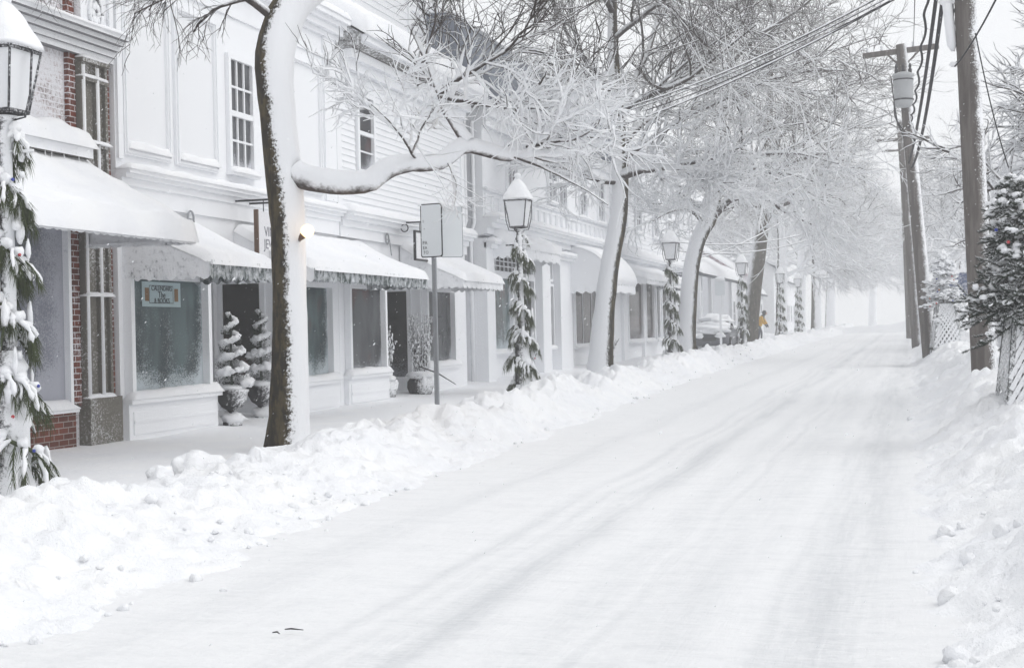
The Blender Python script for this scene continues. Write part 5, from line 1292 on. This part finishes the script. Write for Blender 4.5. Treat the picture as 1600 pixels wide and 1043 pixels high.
mb.blob((-.5,.0,.70),(.25,.12,.12),.3,2,12,5); mb.blob((.5,.0,.70),(.25,.12,.12),.3,2,12,6); ob('snow_load', mb, M['snow'], car, True)
pp = onx(1091,545,-9.2); S = empty('pedestal_planter', (-9.2,pp.y-3,gz(pp.y)), 'snow loaded shrub in an urn on a square pedestal beside the curved trunk', 'planter')
mb = MB(); mb.box(-.3,.3,-.3,.3,-.1,.75); mb.box(-.36,.36,-.36,.36,.75,.85); ob('pedestal', mb, M['paint2'], S); mb = MB(); mb.lathe([(.14,.85),(.14,.9),(.08,.95),(.2,1.1),(.24,1.3),(.27,1.32)], n=14); ob('urn', mb, M['iron'], S, True)
fo = MB(); sn = MB(); q = random.Random(2)
for i in range(900):
    d = Vector((q.gauss(0,1),q.gauss(0,1),q.gauss(0,1))).normalized(); c = Vector((0,0,1.85))+Vector((d.x*.32,d.y*.32,d.z*.55))*q.uniform(.5,1); s_ = Vector((q.gauss(0,.04),q.gauss(0,.04),0)); fo.add([c-s_, c+s_, c+Vector((q.gauss(0,.03),q.gauss(0,.03),-.13))], [(0,1,2)])
for i in range(26): a = q.uniform(0,6.28); z = q.uniform(1.4,2.4); r_ = .3*(1-abs(z-1.85)/.75); sn.blob((r_*math.cos(a),r_*math.sin(a),z),(.13,.13,.10),.3,2,9,i)
ob('foliage', fo, M['needle'], S); ob('snow', sn, M['snow'], S, True)

# person in yellow, bent forward behind the bare trunk
pf = ony(1186,543,82.)
PS = empty('person', (pf.x+.02, 82., gz(82)+.12), 'person in yellow jacket and dark hood bending forward beside the bare brown trunk', 'person')
PS.rotation_euler.z = R(-8)
def skin_body(name, V, E, Rr, mat, parent, root=0):
    me = bpy.data.meshes.new(name); me.from_pydata(V, E, []); me.update(); o = bpy.data.objects.new(name, me); COL.objects.link(o)
    md = o.modifiers.new('skin', 'SKIN'); md.use_smooth_shade = True
    for i, r_ in enumerate(Rr): me.skin_vertices[0].data[i].radius = (r_, r_) if not isinstance(r_, tuple) else r_
    me.skin_vertices[0].data[root].use_root = True
    sb_ = o.modifiers.new('sub', 'SUBSURF'); sb_.levels = 2; sb_.render_levels = 2
    bpy.context.view_layer.update()
    m2 = bpy.data.meshes.new_from_object(o.evaluated_get(bpy.context.evaluated_depsgraph_get())); bpy.data.objects.remove(o)
    m2.materials.clear(); m2.materials.append(mat); m2.polygons.foreach_set('use_smooth', [True]*len(m2.polygons))
    o = bpy.data.objects.new(name, m2); COL.objects.link(o); o.parent = parent; return o
# body: pelvis, spine bent to the right (+x), neck, head, arms, legs
V = [(0,0,.88),(.06,0,1.08),(.17,0,1.28),(.23,0,1.40),(.28,0,1.47),(.33,-.0,1.56),(.35,0,1.64),
     (.20,-.17,1.32),(.30,-.25,1.08),(.42,-.18,.90),(.46,-.15,.84),(.20,.17,1.32),(.32,.24,1.06),(.44,.16,.92),(.48,.13,.86),
     (0,-.10,.82),(.05,-.12,.46),(-.02,-.13,.10),(.02,-.13,.04),(.14,-.14,.03),(0,.10,.82),(.12,.12,.48),(.10,.13,.10),(.12,.13,.04),(.24,.13,.03)]
Ed = [(0,1),(1,2),(2,3),(3,4),(4,5),(5,6),(3,7),(7,8),(8,9),(9,10),(3,11),(11,12),(12,13),(13,14),(0,15),(15,16),(16,17),(17,18),(18,19),(0,20),(20,21),(21,22),(22,23),(23,24)]
Rr = [.15,.15,.165,.12,.065,.095,.075,.075,.055,.042,.035,.075,.055,.042,.035,.095,.066,.05,.05,.04,.095,.066,.05,.05,.04]
skin_body('body', V, Ed, Rr, M['grey'], PS)
jk = skin_body('jacket', [(0,0,.80),(.03,0,1.0),(.12,0,1.2),(.20,0,1.36),(.24,0,1.44),(.19,-.19,1.33),(.30,-.27,1.08),(.41,-.19,.93),(.19,.19,1.33),(.32,.26,1.06),(.43,.17,.95)],
     [(0,1),(1,2),(2,3),(3,4),(3,5),(5,6),(6,7),(3,8),(8,9),(9,10)], [.20,.185,.195,.16,.09,.095,.075,.06,.095,.075,.06], M['yellow'], PS)
mb = MB(); mb.blob((.33,0,1.60),(.125,.125,.155),.05,1,18,1); ob('hood', mb, M['hair'], PS, True)
mb = MB(); mb.blob((.40,0,1.575),(.065,.075,.095),.02,1,16,1); mb.blob((.468,0,1.57),(.018,.014,.022),0,1,8); ob('face', mb, M['skin'], PS, True)
for sgn, cy in ((-1,-.15),(1,.13)):
    hb = MB(); base = Vector((.46 if sgn<0 else .48, cy, .84 if sgn<0 else .86)); hb.blob(base,(.045,.05,.05),.05,1,12)
    for f_ in range(4): yy = cy-.033+.022*f_; ln = (.07,.08,.077,.06)[f_]; hb.tube([base+Vector((.02,yy-cy,-.02)), base+Vector((.035,yy-cy,-.02-ln*.6)), base+Vector((.02,yy-cy,-.02-ln))],[.011,.010,.008],6)
    hb.tube([base+Vector((-.01,-sgn*.03,.0)), base+Vector((.03,-sgn*.055,-.03)), base+Vector((.045,-sgn*.05,-.06))],[.013,.011,.009],6); ob('glove', hb, M['hair'], PS, True)

# ------------------------------------------------------------------ falling snow
mb = MB(); q = random.Random(77)
for i in range(9000):
    y = 4+36*q.random()**.8; px = q.uniform(-20,1620); X, Yr, u = ray(px, 500); x = X*y/Yr
    z = q.uniform(.05, 8.5); r_ = q.uniform(.002,.0052); c = Vector((x,y,z)); ax = Vector((-.55,0,-.8))*r_*2.0
    mb.add([c+Vector((r_,0,0)), c+Vector((0,r_,0)), c-Vector((r_,0,0)), c-Vector((0,r_,0)), c+ax, c-ax], [(0,1,4),(1,2,4),(2,3,4),(3,0,4),(1,0,5),(2,1,5),(3,2,5),(0,3,5)])
tag(ob('falling_snow', mb, M['snow']), 'snowflakes blowing through the air', 'snow', kind='stuff')

# ------------------------------------------------------------------ blowing-snow haze
mb = MB(); mb.box(-92, 92, -9, 292, -1.3, 26)
hz = tag(ob('haze', mb, M['snow']), 'blowing snow haze', 'haze', kind='stuff'); hz.data.materials.clear()
hm = bpy.data.materials.new('haze_air'); hm.use_nodes = True; nt = hm.node_tree
for n_ in list(nt.nodes):
    if n_.type == 'BSDF_PRINCIPLED': nt.nodes.remove(n_)
pv = nt.nodes.new('ShaderNodeVolumePrincipled'); pv.inputs['Color'].default_value = (1,1,1,1); pv.inputs['Density'].default_value = .0030; pv.inputs['Anisotropy'].default_value = .35
nt.links.new(pv.outputs[0], [n_ for n_ in nt.nodes if n_.type == 'OUTPUT_MATERIAL'][0].inputs['Volume']); hz.data.materials.append(hm)

# ------------------------------------------------------------------ light
w = bpy.data.worlds.new('World'); SC.world = w; w.use_nodes = True; nt = w.node_tree; bg = nt.nodes['Background']
sky = nt.nodes.new('ShaderNodeTexSky'); sky.sky_type = 'NISHITA'; sky.sun_disc = False; sky.sun_elevation = R(50); sky.sun_rotation = R(80); sky.air_density = 1.; sky.dust_density = 6.; sky.ozone_density = 1.
hs = nt.nodes.new('ShaderNodeHueSaturation'); hs.inputs['Saturation'].default_value = .10
nt.links.new(sky.outputs[0], hs.inputs['Color'])
cl = nt.nodes.new('ShaderNodeMix'); cl.data_type = 'RGBA'; cl.inputs[0].default_value = .75; cl.inputs[7].default_value = (6.6,6.72,6.9,1)   # even cloud deck over the sky
nt.links.new(hs.outputs[0], cl.inputs[6]); nt.links.new(cl.outputs[2], bg.inputs['Color']); bg.inputs['Strength'].default_value = .15
sun = bpy.data.lights.new('sun', 'SUN'); sun.energy = .5; sun.angle = R(60); sun.color = (1,.985,.96)
so = bpy.data.objects.new('sun', sun); COL.objects.link(so)
az = R(80); el = R(50); dirv = Vector((math.sin(az)*math.cos(el), math.cos(az)*math.cos(el), math.sin(el)))
so.rotation_euler = dirv.to_track_quat('Z', 'Y').to_euler(); so.location = (0,0,20)

# ------------------------------------------------------------------ camera and render settings
cam = bpy.data.cameras.new('camera'); co = bpy.data.objects.new('camera', cam); COL.objects.link(co)
cam.sensor_width = 36; cam.lens = F/1600*36; cam.clip_end = 1000; cam.clip_start = .05; cam.shift_y = -6.5/1600
co.matrix_world = Matrix.Translation((0,0,EYE)) @ Matrix.Rotation(YAW,4,'Z') @ Matrix.Rotation(R(90),4,'X') @ Matrix.Rotation(-ROLL,4,'Z')
SC.camera = co
SC.view_settings.view_transform = 'Standard'; SC.view_settings.look = 'None'; SC.view_settings.exposure = .12; SC.view_settings.gamma = 1
SC.cycles.max_bounces = 10; SC.cycles.diffuse_bounces = 7; SC.cycles.volume_bounces = 4; SC.cycles.glossy_bounces = 2
SC.cycles.use_denoising = True
